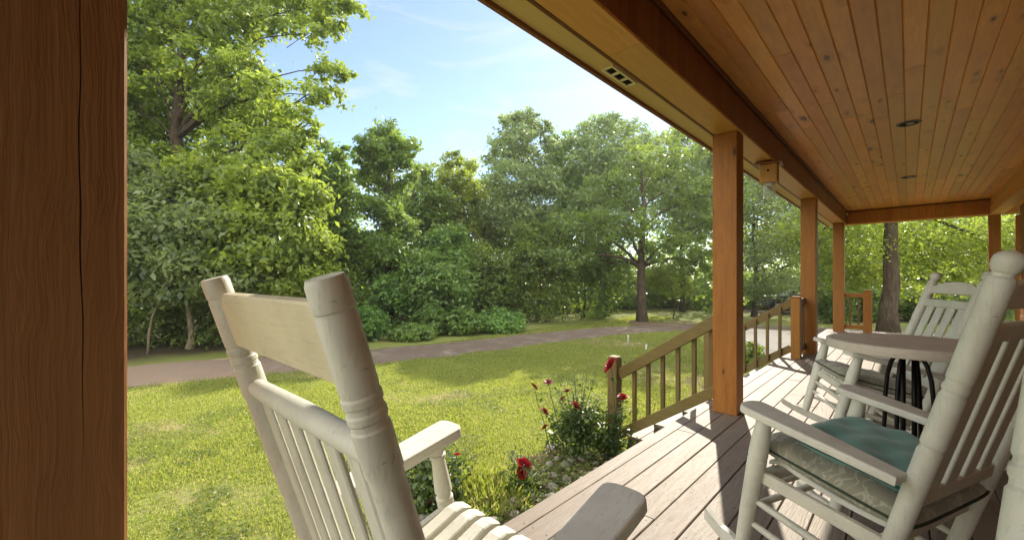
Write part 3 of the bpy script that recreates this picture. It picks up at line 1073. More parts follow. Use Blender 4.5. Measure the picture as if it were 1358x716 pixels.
def rocking_chair(style, label, tilt, ht, yf, loc, yaw):
    root = thing('rocking_chair', label, 'rocking chair', (loc[0], loc[1], 0.0), yaw, 'white rocking chairs on the porch')
    T = Matrix.Rotation(tilt, 4, 'X')
    Ti = T.to_3x3()
    wb, wa, yb, rec, ha = .518, .600, -.138, .113, .612
    b0 = lambda s: Vector((s * wb / 2, yb, .10))
    b1 = lambda s: Vector((s * wb / 2, yb - rec, ht))
    onp = lambda s, tt: b0(s) + (b1(s) - b0(s)) * tt
    white = M['white_z']

    def mk():
        m = MB()
        m.X = T
        return m
    for s in (-1, 1):
        m = mk()
        m.lathe(b0(s) - (b1(s) - b0(s)) * 0.045, b1(s), [(t_ * 1.0, r_) for t_, r_ in (BALL if style == 'ball' else FLAT)], 28)
        m.build('back_post', white, root)
    fp = lambda s, z: Vector((s * wa / 2, yf, z))
    for s in (-1, 1):
        m = mk()
        if style == 'ball':
            pr = [(0, .018), (.04, .024), (.35, .029), (.62, .031), (.70, .0315), (.705, .028), (.715, .028), (.72, .0315), (.80, .031), (.93, .026), (1, .024)]
        else:
            pr = [(0, .018), (.04, .023), (.60, .025), (.66, .027), (.67, .022), (.69, .022), (.70, .027), (.74, .026), (.85, .022), (.90, .020), (.905, .025), (.925, .025), (.93, .021), (.96, .025), (1, .026)]
        m.lathe(fp(s, .06), fp(s, ha - .0145), pr, 24)
        m.build('front_post', white, root)
    # armrests: flat paddles, wide and rounded in front, narrower at the back
    for s in (-1, 1):
        m = mk()
        yr = yb - rec * 0.40 + 0.012
        out = []
        fw = .060 if style == 'ball' else .053
        yfr = yf + .078
        for k in range(13):
            a = PI * k / 12
            ex, rd_ = (0.7, .045) if style == 'ball' else (0.6, .032)
            cs = math.copysign(abs(math.cos(a)) ** (1.0 if style == 'ball' else .72), math.cos(a))
            out.append((s * wa / 2 + fw * cs, yfr - rd_ + rd_ * (max(0, math.sin(a)) ** ex)))
        inner, outer = s * wa / 2 - fw * 0.98, s * wa / 2 + fw * 0.98
        out.append((s * wa / 2 - .050, yf - .13))
        out.append((s * wa / 2 - .036, yr))
        out.append((s * wa / 2 + .030, yr))
        out.append((s * wa / 2 + .050, yf - .13))
        m.prism(out, ha - (.014 if style == 'ball' else .019), ha + .014, None, 0.006, 2)
        m.build('armrest', M['white_y'], root)
    # seat of slats running front to back, rolled over at the front rail
    m = mk()
    ns = 8
    wsl = .476 / ns
    for i in range(ns):
        xc = -.238 + wsl * (i + .5)
        prof = []
        for k in range(15):
            u = k / 14
            y = -.165 + u * .385
            z = .418 + .018 * (u - .45) ** 2 * 4 - (0.0 if u < .85 else .030 * ((u - .85) / .15) ** 2)
            prof.append((y, z))
        b = bmesh.new()
        hw_ = wsl / 2 - .0080
        rows = []
        for (y, z) in prof:
            rows.append([b.verts.new((xc + q, y, z + dz)) for q, dz in ((-hw_, -.008), (-hw_, .006), (-hw_ + .004, .009), (hw_ - .004, .009), (hw_, .006), (hw_, -.008))])
        for k in range(len(rows) - 1):
            for q in range(6):
                b.faces.new((rows[k][q], rows[k][(q + 1) % 6], rows[k + 1][(q + 1) % 6], rows[k + 1][q]))
        b.faces.new(rows[0][::-1])
        b.faces.new(rows[-1])
        m._add(b)
    m.build('seat', M['white_y'], root)
    m = mk()
    m.beam((-wb / 2, -.15, .392), (wb / 2, -.15, .392), .03, .035, .004)
    m.beam((-wa / 2, yf - .02, .375), (wa / 2, yf - .02, .375), .032, .045, .006)
    for s in (-1, 1):
        m.beam((s * .265, -.15, .385), (s * .285, yf - .02, .375), .026, .045, .004)
    m.build('seat_frame', M['white_x'], root)
    # back
    m = mk()
    if style == 'ball':
        tr, tl = .815, .385
        p0, p1 = onp(-1, tr), onp(1, tr)
        m.beam(p0, p1, .022, .050, .006)
        q0, q1 = onp(-1, tl), onp(1, tl)
        m.beam(q0, q1, .024, .050, .006)
        nsl, sw, th = 4, .074, .011
    else:
        tr, tl = .785, .385
        p0, p1 = onp(-1, tr), onp(1, tr)
        m.lathe(p0, p1, [(0, .014), (.06, .018), (.5, .0205), (.94, .018), (1, .014)], 20)
        q0, q1 = onp(-1, tl), onp(1, tl)
        m.lathe(q0, q1, [(0, .014), (.06, .018), (.5, .0205), (.94, .018), (1, .014)], 20)
        nsl, sw, th = 6, .043, .009
    span = wb - .075
    for i in range(nsl):
        xx = -span / 2 + span * (i + .5) / nsl
        a = Vector((xx, (q0 + q1).y / 2 - .004, q0.z + (.012 if style == 'ball' else .0)))
        c = Vector((xx, (p0 + p1).y / 2 - .004, p0.z - (.012 if style == 'ball' else .0)))
        dr = (c - a).normalized()
        mid = (a + c) / 2 - dr.cross(Vector((1, 0, 0))) * 0.0
        m.beam(a, c, sw, th, .003, Vector((0, 1, 0)))
    m.build('backrest', white, root)
    # crest board
    m = mk()
    ax = (b1(1) - b0(1)).normalized()
    cx_ = Vector((1, 0, 0))
    nrm = cx_.cross(ax).normalized()
    if style == 'ball':
        t0, t1 = .872, .942
        H = (t1 - t0) * (ht - .1)
        w_ = wb / 2 - .018
        out = [(-w_, 0), (w_, 0), (w_, H * .62), (w_ * .86, H * .62)]
        for k in range(1, 12):
            a = k / 12
            out.append((w_ * .86 * (1 - 2 * a), H * (.72 + .28 * math.sin(PI * a) ** .8)))
        out += [(-w_ * .86, H * .62), (-w_, H * .62)]
    else:
        t0, t1 = .872, .973
        H = (t1 - t0) * (ht - .1)
        w_ = wb / 2 - .012
        out = [(-w_, 0), (w_, 0), (w_, H * .76), (w_ - .042, H), (-w_ + .042, H), (-w_, H * .76)]
    M4 = Matrix((cx_, ax, nrm)).transposed().to_4x4()
    M4.translation = (onp(-1, t0) + onp(1, t0)) / 2
    m.prism(out, -.009, .009, M4, .003, 1)
    m.build('crest_rail', M['cream_x'] if style == 'flat' else M['white_x'], root)
    # stretchers
    sr = [(0, .009), (.15, .012), (.5, .0135), (.85, .012), (1, .009)]
    for z in ((.24, .31) if style == 'ball' else (.25,)):
        m = mk()
        m.lathe(fp(-1, z), fp(1, z), sr, 14)
        m.build('stretcher', M['white_x'], root)
    for s in (-1, 1):
        for z in (.19, .28):
            m = mk()
            m.lathe(fp(s, z), Vector((s * wb / 2, yb - .01, z - .02)), sr, 14)
            m.build('stretcher', white, root)
    m = mk()
    m.lathe((-wb / 2, yb - .012, .24), (wb / 2, yb - .012, .24), sr, 14)
    m.build('stretcher', M['white_x'], root)
    # rockers: curved runners touching the deck a little behind the middle
    for s in (-1, 1):
        m = MB()
        b = bmesh.new()
        rows = []
        for k in range(29):
            y = -.64 + k / 28 * 1.00
            z = (y + .16) ** 2 / 2 / .98
            xx = s * (wb / 2 + (wa - wb) / 2 * min(1, max(0, (y + .16) / .36)))
            hgt = .052 * (1 if 2 < k < 26 else .8)
            rows.append([b.verts.new((xx + q, y, z + dz)) for q, dz in ((-.018, .001), (-.018, hgt - .006), (-.012, hgt), (.012, hgt), (.018, hgt - .006), (.018, .001))])
        for k in range(28):
            for q in range(6):
                b.faces.new((rows[k][q], rows[k][(q + 1) % 6], rows[k + 1][(q + 1) % 6], rows[k + 1][q]))
        b.faces.new(rows[0][::-1])
        b.faces.new(rows[-1])
        m._add(b)
        m.build('rocker', M['white_y'], root)
    return root


rocking_chair('flat', 'cream rocking chair seen from behind, flat topped posts and plain clipped headboard', R(11.2), 1.195, .208, (-.743, .668), R(0.7))
ch = rocking_chair('ball', 'large rocking chair at right with two green cushions, ball finial against the ceiling posts', R(10.0), 1.252, .222, (-.154, 1.939), R(67.9))
c3 = copy_tree(ch)
c3.location = (-.267, 3.577, .0144)
c3.rotation_euler = (R(4), 0, R(112))
c3['label'] = 'farther rocking chair behind the round table, its slatted back facing the camera'
c4 = copy_tree(ch)
c4.location = (.172, .487, 0)
c4.rotation_euler = (0, 0, R(150))
c4['label'] = 'rocking chair showing only part of one white post in the lower right corner'


# cushions
def cushion(name, label, a, b, h, mat, loc, rot, seed, piping=None, pw=4.5, group=None, sag=0.0):
    n = 40
    rr = np.random.default_rng(seed)
    u = np.linspace(-1, 1, n)
    U, Vv = np.meshgrid(u, u)
    edge = np.clip((1 - np.abs(U) ** pw), 0, 1) ** .42 * np.clip((1 - np.abs(Vv) ** pw), 0, 1) ** .42
    wr = np.zeros_like(U)
    for _ in range(9):
        an, k, p = rr.random() * PI, 4 + rr.random() * 9, rr.random() * 6
        wr += np.sin((U * math.cos(an) + Vv * math.sin(an)) * k + p)
    wr *= .0030
    # rounded corners in plan
    X = U * a / 2 * (1 - .035 * np.abs(Vv) ** 6)
    Y = Vv * b / 2 * (1 - .035 * np.abs(U) ** 6)
    sagz = -sag * (1 - U ** 2) * (1 - Vv ** 2)
    top = np.stack([X, Y, h / 2 * edge + (wr + sagz) * edge], -1).reshape(-1, 3)
    bot = np.stack([X, Y, -h / 2 * edge], -1).reshape(-1, 3)
    V = np.concatenate([top, bot])
    I = (np.arange(n - 1)[:, None] * n + np.arange(n - 1)[None, :]).ravel()
    F = np.concatenate([np.stack([I, I + 1, I + 1 + n, I + n], 1), np.stack([I, I + n, I + 1 + n, I + 1], 1) + n * n])
    me = mesh_np(name, V, F, mat)
    bmm = bmesh.new()
    bmm.from_mesh(me)
    bmesh.ops.remove_doubles(bmm, verts=bmm.verts, dist=1e-5)
    for f in bmm.faces:
        f.smooth = True
    bmm.to_mesh(me)
    bmm.free()
    o = link(name, me)
    o.matrix_world = Matrix.Translation(loc) @ rot
    tag(o, label, 'cushion', group)
    if piping is not None:
        pts = []
        for k in range(81):
            tt = k / 80 * 4
            s = int(tt) % 4
            f = (tt - int(tt)) * 2 - 1
            uu, vv = ((f, -1), (1, f), (-f, 1), (-1, -f))[s]
            pts.append((uu * a / 2 * (1 - .035 * abs(vv) ** 6), vv * b / 2 * (1 - .035 * abs(uu) ** 6), 0))
        m = MB()
        m.tube(pts, .0045, 8, False)
        m.build('piping', piping, o)
    return o


def cloth(name, c1, c2, pat=None, scale=9):
    t = NT(name)
    tc = t.n('ShaderNodeTexCoord')
    v = tc.outputs['Object']
    n1 = t.noise(v, 6, 4, 0.6)
    wv = t.noise(t.mapping(v, (600, 600, 600)), 1.0, 1)
    c = t.mix(n1, c1, c2)
    if pat is not None:
        n2 = t.noise(v, scale, 3, 0.6, 1.6)
        band = t.math('ABSOLUTE', t.math('SUBTRACT', n2, 0.52))
        f = t.math('MULTIPLY', t.math('SUBTRACT', 0.035, band), 40, True)
        c = t.mix(t.math('MULTIPLY', f, 0.75), c, pat)
    p = t.bsdf(c, 0.9, 0.15, wv, 0.25, 0.001)
    p.inputs['Sheen Weight'].default_value = 0.25
    return t.done(p)


M['cush_green'] = cloth('faded_green_floral_cloth', (0.22, 0.22, 0.155), (0.33, 0.32, 0.24), (0.46, 0.43, 0.34))
M['cush_teal'] = cloth('teal_canvas', (0.115, 0.235, 0.19), (0.165, 0.31, 0.255))
M['pipe_green'] = plain('dark_green_piping', (0.05, 0.07, 0.045), 0.8, 0.2)
M['pipe_teal'] = plain('dark_teal_piping', (0.03, 0.085, 0.065), 0.8, 0.2)


def on_chair(loc, yaw, tilt, p):
    Tm = Matrix.Translation((loc[0], loc[1], 0)) @ Matrix.Rotation(yaw, 4, 'Z') @ Matrix.Rotation(tilt, 4, 'X')
    return Tm @ Vector(p), Matrix.Rotation(yaw, 4, 'Z') @ Matrix.Rotation(tilt, 4, 'X')


p, rot = on_chair((-.154, 1.939), R(67.9), R(10.0), (0, .035, .468))
cushion('seat_cushion', 'faded green floral seat cushion under the teal one on the large chair', .52, .47, .085, M['cush_green'], p, rot, 3, M['pipe_green'], 6)
p, rot = on_chair((-.154, 1.939), R(67.9), R(10.0), (.02, .010, .530))
cushion('seat_cushion', 'plain teal cushion lying on top of the green floral one', .42, .37, .075, M['cush_teal'], p, rot @ Matrix.Rotation(R(4), 4, 'Z'), 8, M['pipe_teal'], 5)
p, rot = on_chair((-.267, 3.577), R(112), R(14.0), (0, .045, .462))
p.z += .0144
cushion('seat_cushion', 'grey green patterned cushion on the farther rocking chair behind the table', .51, .46, .075, M['cush_green'], p, rot, 5, M['pipe_green'], 6)

# =============================================================== ROUND TABLE
tb = thing('side_table', 'round whitewashed table on bent black iron legs between two rocking chairs', 'table', (.0, 2.87, 0), R(20))
TH = .815
mb = MB()
mb.lathe((0, 0, TH - .05), (0, 0, TH), [(0, .316), (.06, .328), (.5, .332), (.90, .330), (.97, .324), (1, .316)], 64)
mb.build('table_top', M['table'], tb)
for k in range(4):
    a = PI / 4 + k * PI / 2
    pts = []
    for z, r in ((.762, .012), (.755, .030), (.738, .052), (.70, .072), (.63, .088), (.52, .097), (.40, .100), (.25, .112), (.12, .140), (.04, .180), (.0, .205)):
        pts.append((r * math.cos(a), r * math.sin(a), max(z, .009)))
    mb = MB()
    mb.tube(pts, .0095, 10)
    mb.build('leg', M['iron'], tb)
for dx in (-.022, .022):
    mb = MB()
    mb.tube([(dx, 0, .764), (dx, 0, .10)], .011, 10)
    mb.build('column', M['iron'], tb)
for z0_, z1_, r_ in ((.750, .7645, .10), (.20, .215, .115)):
    mb = MB()
    mb.lathe((0, 0, z0_), (0, 0, z1_), [(0, r_), (1, r_)], 24)
    mb.build('bracket', M['iron'], tb)

# =============================================================== TREES
rng = np.random.default_rng(21)


def limb_pts(a, b, r, n=6, wob=0.05):
    a, b = Vector(a), Vector(b)
    L = (b - a).length
    pts = []
    for k in range(n):
        u = k / (n - 1)
        p = a.lerp(b, u)
        p.z += 0.12 * L * math.sin(u * PI) * (1 if b.z > a.z else -.3)
        if 0 < k < n - 1:
            p += Vector((r.uniform(-1, 1), r.uniform(-1, 1), r.uniform(-.5, .5))) * wob * L * .6
        pts.append(p)
    return pts


def lobes(z0, z1, rad, n, r, profile='oval', dx=0.0, dy=0.0):
    """lobes of a crown between two heights"""
    B = []
    for i in range(n):
        u = (i + r.random()) / n
        z = z0 + (z1 - z0) * u
        if profile == 'oval':
            e = math.sin(PI * (0.12 + 0.80 * u)) ** 0.7
        elif profile == 'column':
            e = (1 - u ** 3) ** 0.5 * (0.65 + 0.35 * r.random())
        else:
            e = (1 - u) ** 0.6
        a = i * 2.399 + r.random() * 0.8
        q = rad * e * (0.35 + 0.45 * r.random())
        s = rad * (0.34 + 0.22 * r.random()) * (0.75 + 0.25 * e)
        B.append((q * math.cos(a) + dx * u, q * math.sin(a) + dy * u, z, s, s, s * (0.62 + 0.2 * r.random())))
    return B


def tree(name, label, cat, loc, z0, z1, rad, nl, lsize, mat, seed, trunk_r=0.16, profile='oval', nlobe=14, group=None, extra=(),
         per=26, spread=.17, shell=.5, dx=0.0, dy=0.0, bark='bark', limbs=7, up=.5, droop=.35, skip_trunk=False, blobs=None, lean=(0, 0), limb0=.12):
    r = random.Random(seed)
    g = np.random.default_rng(seed)
    o = thing(name, label, cat, loc, 0, group)
    B = blobs if blobs is not None else lobes(z0, z1, rad, nlobe, r, profile, dx, dy) + list(extra)
    P, out = crown_points(B, nl, g, per, spread, shell)
    keep = P[:, 2] > 0.03
    P, out = P[keep], out[keep]
    link('crown', leaf_mesh('crown', P, out, lsize, M[mat], g, up=up, droop=droop), None, o)
    if not skip_trunk:
        m = MB()
        top = z0 + (z1 - z0) * 0.80
        n = 9
        pts = [Vector((lean[0] * k / (n - 1) + r.uniform(-1, 1) * .10 * (k > 0), lean[1] * k / (n - 1) + r.uniform(-1, 1) * .10 * (k > 0), -0.15 + (top + .15) * k / (n - 1))) for k in range(n)]
        m.tube(pts, [trunk_r * (1.45 if k == 0 else 1 - .80 * (k / (n - 1)) ** 1.1) for k in range(n)], 10)
        big = sorted(B, key=lambda b: -b[3])[:limbs]
        for b in big:
            zt = max(limb0 * top, min(top * .9, b[2] - r.uniform(.3, .9) * abs(b[3]) - .3))
            k = max(0, min(n - 2, int((zt + .15) / (top + .15) * (n - 1))))
            rr_ = trunk_r * (1 - .80 * (k / (n - 1)))
            m.tube(limb_pts(pts[k], (b[0], b[1], b[2]), r), [rr_ * (.55 if b[3] > .85 else .26) * (1 - .8 * q / 5) for q in range(6)], 7)
            bv = Vector(b[:3])
            od = (bv - pts[k]).normalized()
            for _ in range(4):
                d = (od * .8 + Vector((r.uniform(-1, 1), r.uniform(-1, 1), r.uniform(-.5, .8))) * .7).normalized()
                d = Vector((d.x * b[3], d.y * b[4], d.z * b[5])) * r.uniform(.5, .85)
                m.tube(limb_pts(pts[k].lerp(bv, r.uniform(.75, 1)), bv + d, r, 5, .03), [rr_ * .09 * (1 - .8 * q / 4) for q in range(5)], 5)
        m.build('trunk', M[bark], o)
    return o


def loc_at(u, d):
    p = at(u, d)
    return (p.x, p.y, GROUND)


TG = 'trees along the edge of the lawn'
# --- the big tree on the left with its trunk showing through the leaves
d = 13.6
o0 = at(237, d)


def lb(u, v, dd, ru, rv=None, rd=None):
    """a lobe placed relative to the big tree by where it grows"""
    p = at(u, dd)
    k = dd / FOCAL
    rv = ru if rv is None else rv
    return (p.x - o0.x, p.y - o0.y, hz(v, dd) - GROUND, ru * k, (ru if rd is None else rd) * k, rv * k)


bl = [lb(188, 40, 13.5, 38), lb(245, 20, 13.8, 44, 34), lb(300, 38, 13.4, 42, 34), lb(262, 85, 13.0, 36, 28), lb(200, 95, 13.2, 34, 28), lb(362, 20, 13.2, 40, 26), lb(420, 45, 13.0, 30, 22), lb(446, 94, 12.9, 25, 15), lb(325, 95, 13.0, 40, 26),
      lb(300, 140, 13.2, 36, 30), lb(182, 150, 13.4, 30, 38), lb(360, 130, 12.8, 40, 26), lb(405, 168, 12.7, 26, 20), lb(375, 185, 12.6, 36, 26), lb(320, 195, 12.5, 44, 26), lb(190, 208, 13.2, 34, 24), lb(275, 222, 12.6, 40, 22),
      lb(350, 228, 12.3, 46, 24), lb(400, 222, 12.4, 26, 22), lb(300, -60, 13.6, 110, 60), lb(400, -40, 13.2, 60, 45), lb(180, -60, 13.8, 90, 60), lb(120, 60, 13.5, 80, 90), lb(120, 200, 13.5, 70, 80),
      lb(422, 128, 12.9, 30, 17), lb(468, 10, 13.0, 22, 9), lb(440, 22, 13.0, 24, 18), lb(240, 130, 15.2, 70, 50), lb(330, 150, 15.0, 60, 50), lb(215, 190, 15.2, 50, 40)]
tree('shade_tree', 'tallest yellow green tree at left, its dark trunk bare between leaves', 'tree', tuple(o0), 2.5, 12.5, 4, 84000, .150, 'leaf_gold', 31, .33, blobs=bl, group=TG, limbs=36, spread=.17, shell=.40, per=44)
# --- understory in front of it
o0 = at(250, 11.6)
bl = [lb(185, 275, 11.4, 40, 34), lb(235, 262, 11.6, 34, 30), lb(220, 315, 11.0, 46, 30), lb(275, 300, 11.2, 46, 34), lb(262, 350, 10.9, 44, 24), lb(300, 372, 10.8, 36, 14), lb(180, 345, 11.0, 40, 30),
      lb(210, 385, 10.9, 36, 14), lb(335, 372, 11.0, 36, 14), lb(250, 392, 10.8, 30, 8), lb(120, 310, 11.2, 60, 70), lb(165, 225, 11.8, 36, 26)]
tree('understory_tree', 'pale olive small tree with drooping leaves beside the dark near post', 'tree', tuple(o0), 1.2, 4, 3, 40000, .155, 'leaf_pale', 32, .09, blobs=bl, group=TG, limbs=9, spread=.26, shell=.30, droop=.9, bark='stem')
o0 = at(360, 11.9)
bl = [lb(300, 262, 11.9, 34, 24), lb(350, 250, 11.7, 40, 30), lb(395, 262, 11.6, 34, 26), lb(330, 300, 11.3, 44, 26), lb(385, 305, 11.4, 40, 26), lb(415, 330, 11.5, 30, 20), lb(360, 340, 11.1, 48, 22),
      lb(412, 362, 11.3, 30, 14), lb(300, 345, 11.0, 40, 18), lb(385, 380, 11.3, 36, 12), lb(425, 385, 11.6, 20, 8), lb(270, 240, 12.0, 40, 30)]
tree('understory_tree', 'bright yellow green low tree between the tallest tree and the nearest chair', 'tree', tuple(o0), 1.2, 4, 3, 34000, .150, 'leaf_gold', 35, .08, blobs=bl, group=TG, limbs=9, spread=.26, shell=.28, droop=.8)
o0 = at(250, 12.6)
bl = [lb(190, 420, 12.4, 44, 50), lb(250, 430, 12.6, 48, 44), lb(310, 425, 12.6, 46, 48), lb(360, 420, 13.0, 40, 48), lb(400, 415, 13.4, 44, 50), lb(440, 405, 14.2, 44, 58), lb(280, 380, 13.4, 60, 40), lb(130, 420, 12.4, 60, 60), lb(350, 375, 13.6, 60, 40)]
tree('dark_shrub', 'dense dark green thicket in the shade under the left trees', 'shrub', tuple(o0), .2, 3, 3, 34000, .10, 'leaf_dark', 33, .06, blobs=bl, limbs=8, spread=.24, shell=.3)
# pale bare vine stem at the left
vt = at(196, 10.9)
m = MB()
m.tube([(0, 0, -.1), (.03, .02, .5), (.10, .08, .95), (.30, .22, 1.45), (.34, .26, 1.9), (.20, .18, 2.5), (.26, .2, 3.2)], [.03, .028, .026, .024, .022, .018, .012], 8)
vs = m.build('climbing_vine', M['stem'], None, tuple(vt))
tag(vs, 'thin pale crooked vine stem beside the dark near post', 'vine')

for k, (tx, ty, th_, lab) in enumerate(((-16.0, -3.5, 9.5, 'green tree past the near end of the driveway'), (-17.5, -9.0, 10.5, 'farthest tree at the near end of the driveway'))):
    tree('forest_tree', lab, 'tree', (tx, ty, GROUND), 1.2, th_, 3.2, 12000, .20, 'leaf_mid', 131 + k, .2, nlobe=16, group=TG, spread=.22, shell=.35, per=34)
# --- forest edge, middle of the picture
def ftree(u, d, vtop, ru, label, mat, nl, ls, seed, profile='oval', z0f=.25, tr=.15, name='forest_tree', nlobe=14, v0=None, **kw):
    h = hz(vtop, d) - GROUND
    rad = ru * d / FOCAL
    z0 = h * z0f if v0 is None else hz(v0, d) - GROUND
    return tree(name, label, 'tree', loc_at(u, d), z0, h - rad * .25, rad, nl, ls, mat, seed, tr, profile, nlobe, TG, **kw)


def ltree(u, d, lobes_px, label, mat, nl, ls, seed, tr=.15, name='forest_tree', **kw):
    global o0
    o0 = at(u, d)
    rr_ = random.Random(seed)
    B = [lb(a, b, d + rr_.uniform(-.05, .05) * d, c, c * .72) for a, b, c in lobes_px]
    kw.setdefault('spread', .21)
    kw.setdefault('shell', .34)
    kw.setdefault('per', 34)
    kw.setdefault('limb0', .35)
    zt = max(b[2] for b in B)
    return tree(name, label, 'tree', tuple(o0), zt * .3, zt, 3, nl, ls, M and mat, seed, tr, blobs=B, group=TG, limbs=len(B), **kw)


ltree(440, 17.5, [(428, 198, 17), (455, 208, 16), (412, 228, 24), (446, 236, 28), (425, 262, 34), (462, 268, 26), (440, 305, 40), (415, 330, 34)], 'loose green tree just right of the tallest tree', 'leaf_mid', 17000, .16, 41)
ltree(515, 17.0, [(512, 178, 22), (492, 196, 20), (534, 192, 20), (520, 208, 26), (545, 226, 15), (498, 234, 24), (526, 250, 22), (508, 275, 26), (528, 300, 26), (508, 335, 32), (540, 212, 14), (480, 215, 12)], 'tall vine wrapped tree standing out against the sky', 'leaf_mid', 18000, .14, 42, .17)
ltree(560, 21.0, [(560, 232, 18), (545, 252, 22), (575, 258, 22), (560, 285, 34), (585, 300, 26), (540, 315, 30)], 'lower green tree just right of the vine wrapped tree', 'leaf_mid', 10000, .17, 43)
ltree(602, 22.5, [(600, 212, 15), (586, 224, 14), (616, 222, 15), (604, 240, 24), (580, 252, 18), (626, 256, 20), (602, 280, 32), (620, 310, 30)], 'slim pale topped tree in the dip of the tree line', 'leaf_gold', 12000, .16, 44)
ltree(648, 24.0, [(645, 245, 18), (632, 260, 20), (660, 262, 22), (645, 290, 34), (665, 320, 34)], 'low tree left of the tall pale pair', 'leaf_mid', 10000, .18, 45)
ltree(692, 21.0, [(676, 165, 18), (698, 160, 17), (716, 172, 19), (664, 186, 16), (688, 190, 26), (730, 192, 14), (660, 214, 20), (706, 218, 30), (678, 240, 34), (726, 244, 26), (690, 280, 44), (722, 300, 34), (660, 280, 26)], 'tall pale green tree near the middle of the tree line', 'leaf_pale', 26000, .15, 46, .19)
ltree(750, 23.5, [(748, 186, 16), (738, 205, 18), (760, 215, 22), (745, 245, 32), (765, 280, 34), (740, 310, 36)], 'tree between the two tall pale trees', 'leaf_mid', 13000, .17, 47)
ltree(805, 22.5, [(782, 172, 20), (806, 166, 20), (832, 172, 20), (766, 188, 16), (852, 190, 18), (792, 200, 34), (830, 208, 34), (768, 226, 24), (862, 224, 22), (806, 245, 44), (776, 270, 32), (842, 262, 34), (806, 300, 44)], 'broad pale olive tree left of the dark trunked oak', 'leaf_pale', 26000, .16, 48, .2)
ltree(905, 25.0, [(884, 186, 22), (912, 176, 26), (938, 196, 26), (900, 220, 40), (935, 240, 36), (890, 262, 34), (920, 290, 44), (958, 210, 24)], 'hazy pale tree behind the near porch post', 'leaf_pale', 16000, .18, 50)
ltree(975, 24.0, [(980, 190, 30), (955, 215, 26), (1005, 215, 30), (975, 245, 40), (1010, 262, 36), (955, 285, 34), (985, 310, 40), (1030, 240, 30)], 'sunlit pale tree between the first two posts beyond the stairs', 'leaf_gold', 17000, .17, 51)
# the oak with the dark trunk and spreading limbs
o0 = at(852, 18.2)
bl = [lb(800, 250, 18.4, 40, 26), lb(770, 300, 18.0, 42, 22), lb(850, 215, 18.6, 46, 28), lb(900, 250, 18.2, 40, 30), lb(925, 300, 17.8, 38, 24), lb(830, 300, 17.4, 44, 22), lb(885, 330, 17.6, 36, 18), lb(760, 345, 17.8, 36, 18),
      lb(810, 350, 18.8, 34, 16), lb(950, 260, 18.4, 40, 34), lb(900, 200, 18.8, 40, 26), lb(930, 350, 18.6, 30, 16)]
tree('oak_tree', 'oak with dark straight trunk and mulch around its foot beyond the driveway', 'tree', tuple(o0), 2, 8, 3, 17000, .15, 'leaf_dark', 49, .22, blobs=bl, group=TG, limbs=12, spread=.17, shell=.4, limb0=.42, per=44)
# darker, lower vegetation filling under the tree line
def thicket(u, d, vtop, ru, label, mat, nl, ls, seed, n=9, name='vine_covered_shrub', cat='shrub', group=None, rdepth=1.0, vine=True):
    r = random.Random(seed)
    h = hz(vtop, d) - GROUND
    w_ = ru * d / FOCAL
    B = []
    for i in range(n):
        a = r.uniform(0, 2 * PI)
        q = w_ * .62 * math.sqrt(r.random())
        hh = h * (1 - .55 * (q / w_)) * r.uniform(.7, 1.0)
        s = w_ * r.uniform(.34, .52)
        B.append((q * math.cos(a), q * math.sin(a) * rdepth, hh - s * .55, s, s * rdepth, s * .62))
    B.append((0, 0, h * .40, w_ * .8, w_ * .8 * rdepth, h * .42))
    return tree(name, label, cat, loc_at(u, d), .2, h, w_, nl, ls, mat, seed, .05, blobs=B, group=group, limbs=4, spread=.13, shell=.72, per=20, up=.9)


VG = 'vine covered shrubs at the edge of the driveway'
thicket(590, 17.6, 272, 50, 'tall vine hung trees rising behind the biggest vine mass', 'leaf_vine', 16000, .14, 79, 11, group=VG)
thicket(640, 18.0, 300, 44, 'vine hung thicket right of the tall vine hung trees', 'leaf_dark', 13000, .14, 84, 10, group=VG)
thicket(500, 18.2, 285, 44, 'vine hung thicket under the vine wrapped tree', 'leaf_vine', 13000, .14, 85, 10, group=VG)
thicket(575, 16.2, 312, 66, 'biggest dark vine draped mass in the middle of the tree line', 'leaf_vine', 20000, .13, 61, 12, group=VG)
thicket(520, 15.6, 352, 50, 'dark green vine mass left of the biggest one', 'leaf_vine', 13000, .12, 62, 9, group=VG)
thicket(455, 14.6, 375, 44, 'green shrub behind the right post of the nearest chair', 'leaf_dark', 11000, .12, 63, 8, group=VG)
thicket(612, 14.6, 404, 30, 'rounded bright vine mound in front of the dark mass', 'leaf_vine', 8000, .095, 64, 7, group=VG)
thicket(545, 13.2, 428, 34, 'low vine mound closest to the driveway edge', 'leaf_vine', 8000, .09, 65, 8, group=VG)
thicket(570, 14.2, 400, 26, 'small leafy mound between two larger vine mounds', 'leaf_vine', 5000, .09, 72, 6, group=VG)
thicket(488, 13.0, 395, 26, 'upright vine shrub beside the chair post cap', 'leaf_vine', 7000, .10, 66, 7, group=VG)
thicket(660, 15.6, 408, 44, 'low weedy shrub right of the rounded bright mound', 'leaf_vine', 9000, .10, 67, 9, group=VG)
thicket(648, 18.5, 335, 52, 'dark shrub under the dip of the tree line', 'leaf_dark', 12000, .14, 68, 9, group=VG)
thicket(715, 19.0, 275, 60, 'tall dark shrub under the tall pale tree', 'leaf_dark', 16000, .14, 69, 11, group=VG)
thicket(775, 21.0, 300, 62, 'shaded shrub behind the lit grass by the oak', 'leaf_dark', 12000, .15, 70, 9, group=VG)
thicket(600, 26, 318, 70, 'bright screen of leaves far behind the big vine mass', 'leaf_mid', 14000, .19, 73, 12)
thicket(690, 27, 330, 70, 'far screen of leaves behind the tall pale tree', 'leaf_gold', 14000, .19, 74, 12)
thicket(790, 29, 335, 80, 'far screen of leaves behind the shaded shrub by the oak', 'leaf_mid', 14000, .20, 75, 12)
thicket(880, 30, 345, 80, 'far screen of leaves behind the sapling', 'leaf_dark', 14000, .20, 76, 12)
